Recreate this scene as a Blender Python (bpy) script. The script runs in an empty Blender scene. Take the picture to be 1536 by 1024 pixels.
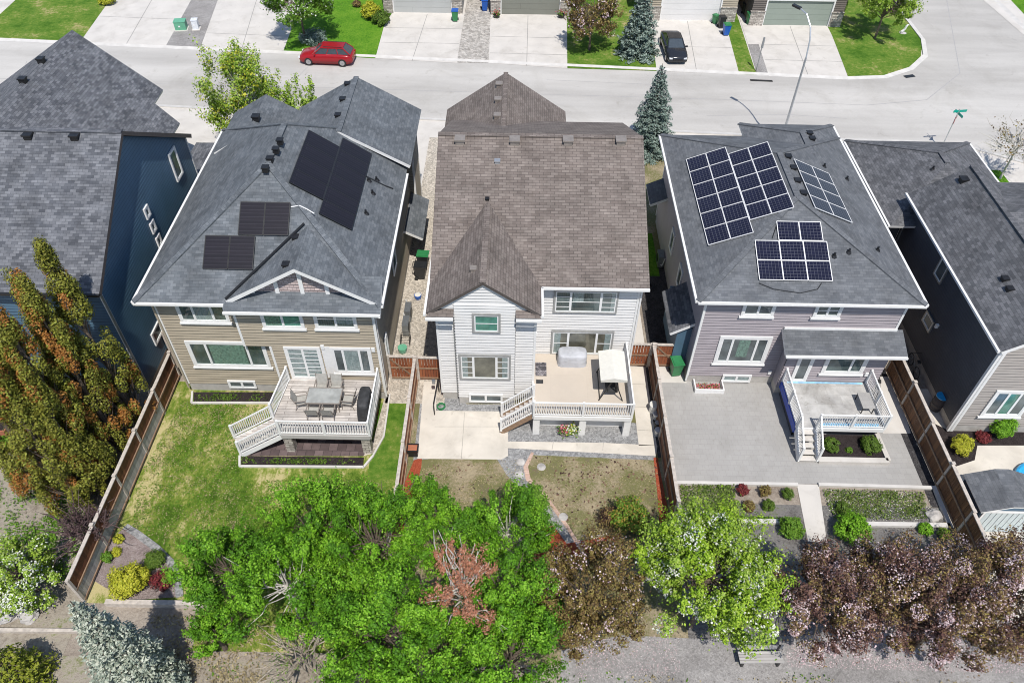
import bpy, math, random
import numpy as np
from mathutils import Vector, Matrix
random.seed(7); rng = np.random.default_rng(11)
sc = bpy.context.scene
COL = sc.collection
rad = math.radians

# ------------------------------------------------------------------ camera (surveyed from the photograph)
F = 1143.366; CAMZ = 30.0
RX = ((0.99983417, -0.01791661, 0.00326128), (0.01516718, 0.72013747, -0.69366561), (0.01007956, 0.69360004, 0.72028979))
ROT = Matrix(RX)
cam_d = bpy.data.cameras.new("camera"); cam = bpy.data.objects.new("camera", cam_d); COL.objects.link(cam)
cam.matrix_world = Matrix.Translation((0, 0, CAMZ)) @ ROT.to_4x4()
cam_d.sensor_width = 36; cam_d.lens = F / 1536 * 36; cam_d.clip_start = 0.5; cam_d.clip_end = 3000
sc.camera = cam
O = Vector((0, 0, CAMZ))
def ray(px, py): return ROT @ Vector((px - 768, 512 - py, -F))
def G(px, py, z=0.0):
    """where the sight line of a photo point meets the height z"""
    r = ray(px, py); return O + r * ((z - CAMZ) / r.z)
def GX(px, py, X):
    r = ray(px, py); return O + r * (X / r.x)
def GY(px, py, Y):
    r = ray(px, py); return O + r * (Y / r.y)
def GP(px, py, p0, n):
    r = ray(px, py); return O + r * ((Vector(p0) - O).dot(n) / r.dot(n))

# ------------------------------------------------------------------ light
EL, AZ = 61.0, -13.0     # sun height, and the bearing shadows fall towards (from +Y, clockwise)
sd = bpy.data.lights.new("sun", 'SUN'); sun = bpy.data.objects.new("sun", sd); COL.objects.link(sun)
sd.energy = 4.5; sd.angle = rad(0.5); sd.color = (1.0, 0.955, 0.89)
v = Vector((math.sin(rad(AZ)) * math.cos(rad(EL)), math.cos(rad(AZ)) * math.cos(rad(EL)), -math.sin(rad(EL))))
sun.rotation_euler = v.to_track_quat('-Z', 'Y').to_euler(); sun.location = (5, -30, 60)
w = bpy.data.worlds.new("World"); sc.world = w; w.use_nodes = True
nt = w.node_tree; sky = nt.nodes.new('ShaderNodeTexSky'); sky.sky_type = 'NISHITA'; sky.sun_disc = False
sky.sun_elevation = rad(EL); sky.sun_rotation = rad(180 + AZ); sky.altitude = 1050
nt.links.new(sky.outputs[0], nt.nodes['Background'].inputs[0]); nt.nodes['Background'].inputs[1].default_value = 0.14
sc.view_settings.view_transform = 'Standard'; sc.view_settings.look = 'None'; sc.view_settings.exposure = 0.05
sc.view_settings.gamma = 1.0; sc.view_settings.use_curve_mapping = False
try:
    sc.cycles.pixel_filter_type = 'BLACKMAN_HARRIS'; sc.cycles.filter_width = 1.0
    sc.cycles.max_bounces = 6; sc.cycles.transparent_max_bounces = 12; sc.cycles.use_denoising = True
except Exception: pass

# ------------------------------------------------------------------ materials
MATS = {}
def newmat(name):
    m = bpy.data.materials.new(name); m.use_nodes = True; MATS[name] = m
    return m, m.node_tree, m.node_tree.nodes['Principled BSDF']
def c4(c): return (c[0], c[1], c[2], 1)
def stained(t, col, src, amount, scale=.55):
    """irregular damp and oil marks over paving"""
    for sc_, p0, p1, k in ((scale, .50, .72, amount), (scale * 4, .60, .70, amount * 1.1)):
        n = t.nodes.new('ShaderNodeTexNoise'); n.inputs['Scale'].default_value = sc_; n.inputs['Detail'].default_value = 9; n.inputs['Roughness'].default_value = .68; n.inputs['Distortion'].default_value = .8
        t.links.new(src, n.inputs['Vector']); r = t.nodes.new('ShaderNodeValToRGB'); r.color_ramp.elements[0].position = p0; r.color_ramp.elements[1].position = p1
        r.color_ramp.elements[0].color = (1, 1, 1, 1); r.color_ramp.elements[1].color = (1 - k, 1 - k * 1.05, 1 - k * 1.15, 1); t.links.new(n.outputs['Fac'], r.inputs['Fac'])
        ml = t.nodes.new('ShaderNodeMix'); ml.data_type = 'RGBA'; ml.blend_type = 'MULTIPLY'; ml.inputs[0].default_value = 1
        t.links.new(col, ml.inputs[6]); t.links.new(r.outputs[0], ml.inputs[7]); col = ml.outputs[2]
    return col
def plain(name, col, rough=.6, metal=0.0, var=.12, scale=6, bump=0.0, bscale=40, stain=0):
    """one colour with a little mottling over the real surface"""
    m, t, b = newmat(name); b.inputs['Roughness'].default_value = rough; b.inputs['Metallic'].default_value = metal
    geo = t.nodes.new('ShaderNodeNewGeometry')
    n = t.nodes.new('ShaderNodeTexNoise'); n.inputs['Scale'].default_value = scale; n.inputs['Detail'].default_value = 5
    t.links.new(geo.outputs['Position'], n.inputs['Vector'])
    r = t.nodes.new('ShaderNodeValToRGB'); r.color_ramp.elements[0].position = .3; r.color_ramp.elements[1].position = .7
    r.color_ramp.elements[0].color = c4([x * (1 - var) for x in col]); r.color_ramp.elements[1].color = c4([min(1, x * (1 + var)) for x in col])
    t.links.new(n.outputs['Fac'], r.inputs['Fac']); out = r.outputs[0]
    if stain:
        out = stained(t, out, geo.outputs['Position'], stain)
    t.links.new(out, b.inputs['Base Color'])
    if bump:
        n2 = t.nodes.new('ShaderNodeTexNoise'); n2.inputs['Scale'].default_value = bscale; n2.inputs['Detail'].default_value = 3
        t.links.new(geo.outputs['Position'], n2.inputs['Vector'])
        bp = t.nodes.new('ShaderNodeBump'); bp.inputs['Strength'].default_value = bump; bp.inputs['Distance'].default_value = .05
        t.links.new(n2.outputs['Fac'], bp.inputs['Height']); t.links.new(bp.outputs[0], b.inputs['Normal'])
    return m
def ground(name, cols, big=.35, small=5.0, mix=.5, rough=.95, bump=.5, bscale=14, speck=None, stretch=None, lo=.38, hi=.62, stain=0):
    """two sizes of noise run through a colour ramp: lawns, soil, gravel"""
    m, t, b = newmat(name); b.inputs['Roughness'].default_value = rough; b.inputs['Specular IOR Level'].default_value = .15
    geo = t.nodes.new('ShaderNodeNewGeometry'); src = geo.outputs['Position']
    if stretch:
        mp = t.nodes.new('ShaderNodeMapping'); mp.inputs['Scale'].default_value = stretch; t.links.new(src, mp.inputs[0]); src = mp.outputs[0]
    a = t.nodes.new('ShaderNodeTexNoise'); a.inputs['Scale'].default_value = big; a.inputs['Detail'].default_value = 6; a.inputs['Roughness'].default_value = .62
    s = t.nodes.new('ShaderNodeTexNoise'); s.inputs['Scale'].default_value = small; s.inputs['Detail'].default_value = 6; s.inputs['Roughness'].default_value = .8
    for n in (a, s): t.links.new(src, n.inputs['Vector'])
    mx = t.nodes.new('ShaderNodeMix'); mx.inputs[0].default_value = mix
    t.links.new(a.outputs['Fac'], mx.inputs[2]); t.links.new(s.outputs['Fac'], mx.inputs[3])
    r = t.nodes.new('ShaderNodeValToRGB'); e = r.color_ramp.elements
    e[0].position = lo; e[0].color = c4(cols[0]); e[1].position = hi; e[1].color = c4(cols[-1])
    for i, c in enumerate(cols[1:-1]):
        q = e.new(lo + (hi - lo) * (i + 1) / (len(cols) - 1)); q.color = c4(c)
    t.links.new(mx.outputs[0], r.inputs['Fac']); out = r.outputs[0]
    if speck:
        vn = t.nodes.new('ShaderNodeTexVoronoi'); vn.inputs['Scale'].default_value = speck[1]; t.links.new(src, vn.inputs['Vector'])
        rr = t.nodes.new('ShaderNodeValToRGB'); rr.color_ramp.elements[0].color = (speck[2],) * 3 + (1,); rr.color_ramp.elements[1].color = (speck[3],) * 3 + (1,)
        sp = t.nodes.new('ShaderNodeSeparateColor'); t.links.new(vn.outputs['Color'], sp.inputs[0]); t.links.new(sp.outputs[0], rr.inputs['Fac'])
        ml = t.nodes.new('ShaderNodeMix'); ml.data_type = 'RGBA'; ml.blend_type = 'MULTIPLY'; ml.inputs[0].default_value = speck[0]
        t.links.new(out, ml.inputs[6]); t.links.new(rr.outputs[0], ml.inputs[7]); out = ml.outputs[2]
    if stain: out = stained(t, out, geo.outputs['Position'], stain, .22)
    t.links.new(out, b.inputs['Base Color'])
    if bump:
        n2 = t.nodes.new('ShaderNodeTexNoise'); n2.inputs['Scale'].default_value = bscale; n2.inputs['Detail'].default_value = 5; n2.inputs['Roughness'].default_value = .75
        t.links.new(src, n2.inputs['Vector'])
        bp = t.nodes.new('ShaderNodeBump'); bp.inputs['Strength'].default_value = bump; bp.inputs['Distance'].default_value = .12
        t.links.new(n2.outputs['Fac'], bp.inputs['Height']); t.links.new(bp.outputs[0], b.inputs['Normal'])
    return m
def bricky(name, c1, c2, cm, bw, bh, mortar, off=.5, rough=.85, noise=.25, nscale=.8, bump=.4, bias=0.0, stain=0):
    """courses of shingles, tiles or planks laid out in metres on the UVs"""
    m, t, b = newmat(name); b.inputs['Roughness'].default_value = rough; b.inputs['Specular IOR Level'].default_value = .25
    uv = t.nodes.new('ShaderNodeUVMap')
    br = t.nodes.new('ShaderNodeTexBrick'); br.inputs['Scale'].default_value = 1; br.inputs['Brick Width'].default_value = bw; br.inputs['Row Height'].default_value = bh
    br.inputs['Mortar Size'].default_value = mortar; br.inputs['Mortar Smooth'].default_value = .2; br.inputs['Bias'].default_value = bias
    br.inputs['Color1'].default_value = c4(c1); br.inputs['Color2'].default_value = c4(c2); br.inputs['Mortar'].default_value = c4(cm); br.offset = off
    t.links.new(uv.outputs[0], br.inputs['Vector'])
    n = t.nodes.new('ShaderNodeTexNoise'); n.inputs['Scale'].default_value = nscale; n.inputs['Detail'].default_value = 8; n.inputs['Roughness'].default_value = .7
    t.links.new(uv.outputs[0], n.inputs['Vector'])
    r = t.nodes.new('ShaderNodeValToRGB'); r.color_ramp.elements[0].position = .3; r.color_ramp.elements[1].position = .7
    r.color_ramp.elements[0].color = ((1 - noise),) * 3 + (1,); r.color_ramp.elements[1].color = (1 + noise, 1 + noise, 1 + noise, 1)
    t.links.new(n.outputs['Fac'], r.inputs['Fac'])
    ml = t.nodes.new('ShaderNodeMix'); ml.data_type = 'RGBA'; ml.blend_type = 'MULTIPLY'; ml.inputs[0].default_value = 1
    t.links.new(br.outputs['Color'], ml.inputs[6]); t.links.new(r.outputs[0], ml.inputs[7]); out = stained(t, ml.outputs[2], uv.outputs[0], stain, .5) if stain else ml.outputs[2]; t.links.new(out, b.inputs['Base Color'])
    if bump:
        bp = t.nodes.new('ShaderNodeBump'); bp.inputs['Strength'].default_value = bump; bp.inputs['Distance'].default_value = .02; bp.invert = True
        t.links.new(br.outputs['Fac'], bp.inputs['Height']); t.links.new(bp.outputs[0], b.inputs['Normal'])
    return m
def leafy(name, cols, pos=None, rough=.55, trans=.13):
    """every leaf picks its own colour"""
    m, t, b = newmat(name); b.inputs['Roughness'].default_value = rough; b.inputs['Specular IOR Level'].default_value = .2
    geo = t.nodes.new('ShaderNodeNewGeometry'); r = t.nodes.new('ShaderNodeValToRGB'); r.color_ramp.interpolation = 'LINEAR'
    e = r.color_ramp.elements; k = len(cols); pos = pos or [i / (k - 1) for i in range(k)]
    e[0].color = c4(cols[0]); e[0].position = pos[0]; e[1].color = c4(cols[-1]); e[1].position = pos[-1]
    for i in range(1, k - 1):
        q = e.new(pos[i]); q.color = c4(cols[i])
    t.links.new(geo.outputs['Random Per Island'], r.inputs['Fac']); t.links.new(r.outputs[0], b.inputs['Base Color'])
    tr = t.nodes.new('ShaderNodeBsdfTranslucent'); t.links.new(r.outputs[0], tr.inputs['Color'])
    mx = t.nodes.new('ShaderNodeMixShader'); mx.inputs[0].default_value = trans
    t.links.new(b.outputs[0], mx.inputs[1]); t.links.new(tr.outputs[0], mx.inputs[2]); t.links.new(mx.outputs[0], t.nodes['Material Output'].inputs[0])
    return m
def planky(name, cols, rough=.7):
    m, t, b = newmat(name); b.inputs['Roughness'].default_value = rough
    geo = t.nodes.new('ShaderNodeNewGeometry'); r = t.nodes.new('ShaderNodeValToRGB'); e = r.color_ramp.elements; k = len(cols)
    e[0].color = c4(cols[0]); e[1].color = c4(cols[-1])
    for i in range(1, k - 1):
        q = e.new(i / (k - 1)); q.color = c4(cols[i])
    n = t.nodes.new('ShaderNodeTexNoise'); n.inputs['Scale'].default_value = 1.6; n.inputs['Detail'].default_value = 6
    mp = t.nodes.new('ShaderNodeMapping'); mp.inputs['Scale'].default_value = (1, 1, .35)
    t.links.new(geo.outputs['Position'], mp.inputs[0]); t.links.new(mp.outputs[0], n.inputs['Vector'])
    mx = t.nodes.new('ShaderNodeMix'); mx.inputs[0].default_value = .55
    t.links.new(geo.outputs['Random Per Island'], mx.inputs[2]); t.links.new(n.outputs['Fac'], mx.inputs[3])
    t.links.new(mx.outputs[0], r.inputs['Fac']); t.links.new(r.outputs[0], b.inputs['Base Color'])
    return m
def glassy(name, col=(.02, .03, .03), mixv=.72):
    m, t, b = newmat(name)
    tr = t.nodes.new('ShaderNodeBsdfTransparent'); tr.inputs[0].default_value = (.93, .97, .96, 1)
    gl = t.nodes.new('ShaderNodeBsdfGlossy'); gl.inputs['Roughness'].default_value = .03; gl.inputs[0].default_value = (.8, .85, .9, 1)
    mx = t.nodes.new('ShaderNodeMixShader'); mx.inputs[0].default_value = .10
    t.links.new(tr.outputs[0], mx.inputs[1]); t.links.new(gl.outputs[0], mx.inputs[2])
    t.links.new(mx.outputs[0], t.nodes['Material Output'].inputs[0]); return m

plain('white_trim', (.74, .735, .72), .5, var=.05); plain('white_vinyl', (.76, .76, .75), .4, var=.04)
plain('siding_tan', (.37, .32, .245), .55, var=.06, scale=1.5); plain('siding_white', (.67, .66, .645), .5, var=.04, scale=1.5)
plain('siding_mauve', (.34, .305, .32), .55, var=.06, scale=1.5); plain('siding_navy', (.07, .135, .20), .5, var=.1, scale=1)
plain('siding_taupe', (.34, .31, .285), .55, var=.06, scale=1.5); plain('siding_charcoal', (.075, .078, .088), .55, var=.12, scale=1)
plain('siding_brown', (.14, .12, .105), .55, var=.08, scale=1.5); plain('siding_grey', (.30, .30, .29), .6)
for n_, c_ in (('tan', (.20, .173, .135)), ('white', (.52, .515, .50)), ('mauve', (.19, .172, .182)), ('navy', (.035, .07, .12)), ('taupe', (.17, .155, .14)), ('charcoal', (.05, .052, .06)), ('brown', (.08, .07, .06)), ('grey', (.2, .2, .195))): plain('lap_shade_' + n_, c_, .7)  # darkened siding colours that paint in the shadow lines between laps
plain('shake_lap_shade', (.25, .2, .19), .8)
plain('foundation', (.42, .40, .37), .9, var=.14, scale=3, bump=.3)
plain('brown_fascia', (.085, .072, .066), .5); plain('soffit_dark', (.08, .065, .06), .6)
plain('black_plastic', (.015, .015, .016), .45, var=.3); plain('grey_metal', (.34, .36, .37), .4, metal=.7); plain('black_metal', (.02, .02, .02), .4)
plain('dark_cover', (.035, .036, .038), .7, var=.3, scale=4, bump=.6, bscale=7); plain('grey_cover', (.46, .47, .50), .6, var=.12, scale=2, bump=.8, bscale=5)
plain('white_cover', (.66, .64, .575), .7, var=.05); plain('rubber', (.02, .02, .02), .8); plain('alloy', (.5, .5, .51), .3, metal=.8)
plain('bark', (.13, .10, .075), .9, var=.35, scale=8, bump=.5); plain('bark_tan', (.36, .31, .25), .85, var=.3, scale=9, bump=.3); plain('bark_pale', (.50, .47, .42), .85, var=.25, scale=9, bump=.4)
plain('concrete', (.57, .54, .50), .9, var=.07, scale=.7, bump=.15, stain=.16); plain('concrete_warm', (.60, .555, .485), .9, var=.10, scale=.9, bump=.15, stain=.16)
plain('kerb_concrete', (.56, .54, .51), .9, var=.1, scale=1.5); plain('red_paint', (.30, .012, .018), .22, var=.05); plain('black_paint', (.022, .024, .03), .15, var=.05)
plain('car_glass', (.06, .075, .09), .05); plain('head_glass', (.7, .72, .75), .1); plain('tail_red', (.3, .01, .01), .2)
plain('bin_green', (.03, .20, .07), .4, var=.1); plain('bin_blue', (.015, .10, .42), .4, var=.1); plain('bin_black', (.02, .022, .024), .45)
plain('box_green', (.13, .38, .24), .5, var=.1); plain('rock', (.42, .40, .38), .95, var=.3, scale=3, bump=.6, bscale=6)
plain('teal_sign', (.0, .33, .25), .4); plain('red_sign', (.5, .02, .02), .4); plain('terracotta', (.36, .13, .07), .8)
plain('tarp_blue', (.02, .07, .42), .5, var=.2); plain('pool_blue', (.03, .35, .68), .2, var=.15); plain('sling', (.36, .35, .32), .7); plain('table_glass', (.33, .34, .33), .12, var=.2, scale=3)
plain('taupe_metal', (.30, .265, .235), .5, metal=.3); plain('galvanised', (.52, .54, .56), .35, metal=.6); plain('wicker', (.05, .045, .05), .8)
plain('blind_teal', (.10, .27, .215), .7, var=.25, scale=3); plain('curtain_green', (.15, .235, .19), .8, var=.45, scale=9); plain('room_dark', (.075, .10, .10), .8, var=.6, scale=1.3)
plain('curtain_grey', (.28, .32, .32), .8, var=.25, scale=10); plain('room_warm', (.15, .13, .095), .8, var=.5, scale=2); plain('room_grey', (.12, .13, .135), .8, var=.5, scale=1.6)
glassy('pane')
bricky('shingle_slate', (.075, .08, .092), (.17, .175, .19), (.05, .055, .064), .28, .14, .006, noise=.38, stain=.12)
bricky('shingle_blue', (.10, .112, .125), (.155, .168, .182), (.075, .085, .097), .28, .14, .005, noise=.30, stain=.12)
bricky('shingle_grey', (.105, .112, .123), (.15, .157, .168), (.085, .092, .1), .28, .14, .005, noise=.26, stain=.12)
bricky('shingle_taupe', (.15, .124, .110), (.215, .183, .163), (.08, .067, .062), .36, .15, .010, noise=.30, stain=.12)
bricky('shingle_dark', (.08, .083, .09), (.155, .156, .166), (.055, .058, .064), .28, .14, .006, noise=.34, stain=.12)
bricky('shake_pink', (.36, .29, .28), (.52, .43, .41), (.2, .16, .15), .2, .14, .01, noise=.15)
bricky('stone', (.30, .27, .24), (.58, .54, .48), (.2, .18, .16), .34, .14, .02, noise=.3, nscale=3)
bricky('pavers_grey', (.345, .335, .32), (.365, .355, .34), (.30, .29, .28), .30, .30, .007, off=.5, stain=.13, noise=.10, nscale=.5, bump=.2)
bricky('pavers_brown', (.085, .062, .062), (.16, .12, .118), (.05, .04, .04), .42, .42, .012, off=.5, noise=.3, nscale=1.2)
bricky('deck_wood', (.38, .35, .325), (.56, .52, .485), (.16, .14, .13), 3.1, .16, .010, noise=.22, nscale=1.5)
bricky('deck_vinyl', (.50, .44, .37), (.53, .465, .39), (.46, .40, .34), 1.8, 1.8, .004, noise=.06, nscale=.6, bump=0)
bricky('deck_slab', (.40, .39, .375), (.46, .45, .43), (.34, .33, .31), 1.2, .6, .008, stain=.35, noise=.28, nscale=1.1, bump=.1)
bricky('garage_door', (.42, .43, .42), (.43, .44, .43), (.3, .31, .3), 20, .5, .012, noise=.04)
bricky('garage_door_olive', (.20, .205, .175), (.21, .215, .185), (.13, .13, .11), 20, .5, .012, noise=.04)
bricky('garage_door_white', (.66, .65, .64), (.67, .66, .65), (.5, .5, .49), 20, .5, .012, noise=.04)
bricky('garage_door_sage', (.26, .30, .26), (.27, .31, .27), (.17, .20, .17), 20, .5, .012, noise=.04)
bricky('cells_black', (.012, .011, .016), (.016, .014, .02), (.03, .028, .036), 3, .17, .012, noise=.15, rough=.35, bump=0)
bricky('cells_navy', (.010, .011, .026), (.014, .015, .036), (.085, .088, .11), .165, .165, .009, off=0, noise=.2, rough=.22, bump=0)
bricky('brick_edge', (.50, .33, .26), (.58, .42, .34), (.4, .3, .25), .2, .1, .01, noise=.2)
planky('fence_brown', [(.075, .026, .012), (.155, .055, .024), (.25, .10, .042)]); planky('fence_red', [(.12, .035, .015), (.25, .075, .03), (.38, .14, .06)])
planky('fence_dark', [(.055, .025, .013), (.14, .062, .026), (.25, .12, .05)]); plain('fence_cap', (.48, .43, .38), .8, var=.2); plain('fence_rail', (.26, .17, .11), .8, var=.2)
planky('fence_grey', [(.25, .24, .23), (.40, .385, .37), (.5, .49, .47)])
ground('soil', [(.17, .14, .11), (.27, .235, .19), (.36, .32, .265), (.17, .19, .07)], .5, 5, .55)
ground('soil_dry', [(.20, .165, .135), (.31, .265, .22), (.41, .36, .30)], .6, 7, .6)
ground('lawn_green', [(.04, .13, .008), (.075, .20, .012), (.12, .26, .018), (.17, .27, .035)], .5, 6, .6)
ground('lawn_patchy', [(.05, .10, .010), (.105, .175, .02), (.21, .245, .05), (.46, .40, .20)], .5, 3.0, .45, stretch=(1, .6, 1), lo=.41, hi=.575)
ground('lawn_dead', [(.17, .145, .09), (.16, .165, .06), (.27, .225, .145), (.37, .31, .205)], .6, 9, .45, lo=.40, hi=.59)
ground('lawn_corner', [(.05, .125, .010), (.09, .18, .02), (.15, .22, .035), (.36, .31, .14)], .35, 3, .45, lo=.40, hi=.61)
ground('asphalt', [(.40, .383, .36), (.465, .447, .42), (.53, .51, .48)], .16, 22, .28, bump=.15, bscale=40, stretch=(.22, 1.3, 1), stain=.13, lo=.40, hi=.60)
ground('gravel_grey', [(.24, .24, .24), (.36, .36, .36), (.50, .50, .495)], 2, 26, .8, speck=(.8, 12, .6, 1.3), bump=.8, bscale=25)
ground('gravel_tan', [(.40, .355, .29), (.58, .52, .44), (.74, .68, .59)], 2, 22, .8, speck=(.8, 11, .6, 1.3), bump=.8, bscale=22)
ground('gravel_dark', [(.035, .033, .035), (.07, .066, .068), (.12, .115, .115)], 2, 18, .75, speck=(.7, 10, .6, 1.3), bump=.8, bscale=20)
ground('gravel_path', [(.20, .19, .182), (.30, .285, .275), (.40, .385, .37)], .5, 20, .6, speck=(.6, 14, .7, 1.25), bump=.5, bscale=25)
ground('cobble', [(.34, .31, .28), (.48, .45, .41), (.60, .57, .53)], 2, 10, .6, speck=(.9, 5, .65, 1.25), bump=.9, bscale=10)
ground('mulch_dark', [(.022, .017, .017), (.05, .04, .04), (.085, .07, .068)], 3, 24, .7, bump=1, bscale=20)
ground('mulch_red', [(.30, .055, .025), (.46, .10, .05), (.58, .17, .09)], 3, 20, .75, bump=1, bscale=20)
ground('mulch_pink', [(.20, .155, .145), (.36, .29, .275), (.52, .45, .43)], 2, 18, .7, bump=1, bscale=16)
ground('bed_soil', [(.11, .10, .095), (.19, .18, .17), (.27, .255, .245), (.13, .16, .06)], .8, 9, .6, bump=.9)

# ------------------------------------------------------------------ mesh builder
class MB:
    def __init__(s): s.v, s.f, s.m, s.uv = [], [], [], []
    def poly(s, pts, mat=0, uv=None, uvo=(0, 0)):
        pts = [Vector(p) for p in pts]; k = len(s.v); s.v += [tuple(p) for p in pts]; s.f.append(tuple(range(k, k + len(pts)))); s.m.append(mat)
        if uv is None:
            n = Vector((0, 0, 0))
            for i in range(len(pts)): n += (pts[i] - pts[0]).cross(pts[(i + 1) % len(pts)] - pts[0])
            n = n.normalized() if n.length > 1e-12 else Vector((0, 0, 1))
            u = Vector((0, 0, 1)).cross(n); u = u.normalized() if u.length > 1e-4 else Vector((1, 0, 0)); w_ = n.cross(u)
            uv = [(p.dot(u) + uvo[0], p.dot(w_) + uvo[1]) for p in pts]
        s.uv += uv; return s
    def box(s, a, b, mat=0):
        x0, y0, z0 = a; x1, y1, z1 = b
        if x0 > x1: x0, x1 = x1, x0
        if y0 > y1: y0, y1 = y1, y0
        if z0 > z1: z0, z1 = z1, z0
        P = lambda i, j, k: (x1 if i else x0, y1 if j else y0, z1 if k else z0)
        for q in (((0,0,0),(0,1,0),(1,1,0),(1,0,0)), ((0,0,1),(1,0,1),(1,1,1),(0,1,1)), ((0,0,0),(1,0,0),(1,0,1),(0,0,1)),
                  ((1,0,0),(1,1,0),(1,1,1),(1,0,1)), ((1,1,0),(0,1,0),(0,1,1),(1,1,1)), ((0,1,0),(0,0,0),(0,0,1),(0,1,1))):
            s.poly([P(*c) for c in q], mat)
        return s
    def beam(s, a, b, w_, h, mat=0, up=(0, 0, 1)):
        a, b = Vector(a), Vector(b); d = (b - a).normalized(); up = Vector(up); x = d.cross(up)
        if x.length < 1e-4: x = d.cross(Vector((0, 1, 0)))
        x.normalize(); z = x.cross(d); x *= w_ / 2; z *= h / 2
        A = [a - x - z, a + x - z, a + x + z, a - x + z]; B = [p + (b - a) for p in A]
        s.poly([A[3], A[2], A[1], A[0]][::-1][::-1], mat); s.poly(B, mat)
        for i in range(4): j = (i + 1) % 4; s.poly([A[j], A[i], B[i], B[j]][::-1], mat)
        return s
    def tube(s, a, b, r0, r1, n=8, mat=0, cap=True):
        a, b = Vector(a), Vector(b); d = (b - a); 
        if d.length < 1e-6: return s
        d.normalize(); x = d.cross(Vector((0, 0, 1)) if abs(d.z) < .9 else Vector((1, 0, 0))).normalized(); y = d.cross(x)
        A = [a + (x * math.cos(t) + y * math.sin(t)) * r0 for t in [2 * math.pi * i / n for i in range(n)]]
        B = [b + (x * math.cos(t) + y * math.sin(t)) * r1 for t in [2 * math.pi * i / n for i in range(n)]]
        for i in range(n): j = (i + 1) % n; s.poly([A[i], A[j], B[j], B[i]], mat)
        if cap: s.poly(A[::-1], mat); s.poly(B, mat)
        return s
    def path(s, pts, r, n=6, mat=0):
        for i in range(len(pts) - 1): s.tube(pts[i], pts[i + 1], r, r, n, mat)
        return s
    def prism(s, pts, z0, z1, mat=0):
        """upright prism over a counter-clockwise outline"""
        pts = [(p[0], p[1]) for p in pts]; a = sum(pts[i][0] * pts[(i + 1) % len(pts)][1] - pts[(i + 1) % len(pts)][0] * pts[i][1] for i in range(len(pts)))
        if a < 0: pts = pts[::-1]
        s.poly([(x, y, z1) for x, y in pts], mat); s.poly([(x, y, z0) for x, y in pts][::-1], mat)
        for i in range(len(pts)):
            p, q = pts[i], pts[(i + 1) % len(pts)]; s.poly([(p[0], p[1], z0), (q[0], q[1], z0), (q[0], q[1], z1), (p[0], p[1], z1)], mat)
        return s
    def lathe(s, prof, c=(0, 0, 0), n=12, mat=0):
        for i in range(len(prof) - 1):
            (r0, z0), (r1, z1) = prof[i], prof[i + 1]
            for k in range(n):
                a, b = 2 * math.pi * k / n, 2 * math.pi * (k + 1) / n
                P = lambda r, t, z: (c[0] + r * math.cos(t), c[1] + r * math.sin(t), c[2] + z)
                pts = [P(r0, a, z0), P(r0, b, z0), P(r1, b, z1), P(r1, a, z1)]
                if r0 < 1e-6: pts = pts[1:]
                elif r1 < 1e-6: pts = pts[:3]
                s.poly(pts, mat)
        return s
    def build(s, name, mats, parent=None, smooth=False, weld=False, bevel=0, world=True):
        me = bpy.data.meshes.new(name); me.from_pydata(s.v, [], s.f)
        if isinstance(mats, str): mats = [mats]
        for m in mats: me.materials.append(MATS[m])
        me.polygons.foreach_set('material_index', s.m)
        ul = me.uv_layers.new(name='UVMap'); ul.data.foreach_set('uv', [c for p in s.uv for c in p])
        if smooth: me.polygons.foreach_set('use_smooth', [True] * len(me.polygons))
        o = bpy.data.objects.new(name, me); COL.objects.link(o)
        if weld:
            w_ = o.modifiers.new('weld', 'WELD'); w_.merge_threshold = .002
        if bevel:
            b = o.modifiers.new('bevel', 'BEVEL'); b.width = bevel; b.segments = 2; b.limit_method = 'ANGLE'; b.angle_limit = rad(35)
        if parent is not None: adopt(o, parent, world)
        return o
def mat4(o):
    return Matrix.LocRotScale(o.location, o.rotation_euler, o.scale) if o.parent is None else mat4(o.parent) @ o.matrix_parent_inverse @ Matrix.LocRotScale(o.location, o.rotation_euler, o.scale)
def adopt(o, parent, world=True):
    o.parent = parent
    if world: o.matrix_parent_inverse = mat4(parent).inverted()
    return o
def tag(o, label, cat, group=None):
    o['label'] = label; o['category'] = cat
    if group: o['group'] = group
    return o
def thing(name, label, cat, loc=(0, 0, 0), rz=0.0, group=None):
    o = bpy.data.objects.new(name, None); COL.objects.link(o); o.location = loc; o.rotation_euler = (0, 0, rz); o.empty_display_size = .3
    return tag(o, label, cat, group)
def dup(root, loc, rz=0.0, label=None, scale=None):
    """a copy of a thing with copies of its parts and their parts"""
    r = root.copy(); COL.objects.link(r); r.location = loc; r.rotation_euler = (0, 0, rz)
    if scale: r.scale = (scale,) * 3 if not hasattr(scale, '__len__') else scale
    if label: r['label'] = label
    for ch in list(root.children):
        c = ch.copy(); COL.objects.link(c); c.parent = r
        for g in list(ch.children):
            d = g.copy(); COL.objects.link(d); d.parent = c
    return r
def structure(o): o['kind'] = 'structure'; return o
def stuff(o): o['kind'] = 'stuff'; return o
def sheet(name, pts, z, mat, uvrot=0):
    mb = MB(); P = [(p[0], p[1], z) for p in pts]
    a = sum(P[i][0] * P[(i + 1) % len(P)][1] - P[(i + 1) % len(P)][0] * P[i][1] for i in range(len(P)))
    if a < 0: P = P[::-1]
    mb.poly(P, 0, [(p[0], p[1]) for p in P]); return structure(mb.build(name, mat))
def px(pts, z=0.0): return [tuple(G(a, b, z))[:2] for a, b in pts]

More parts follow.
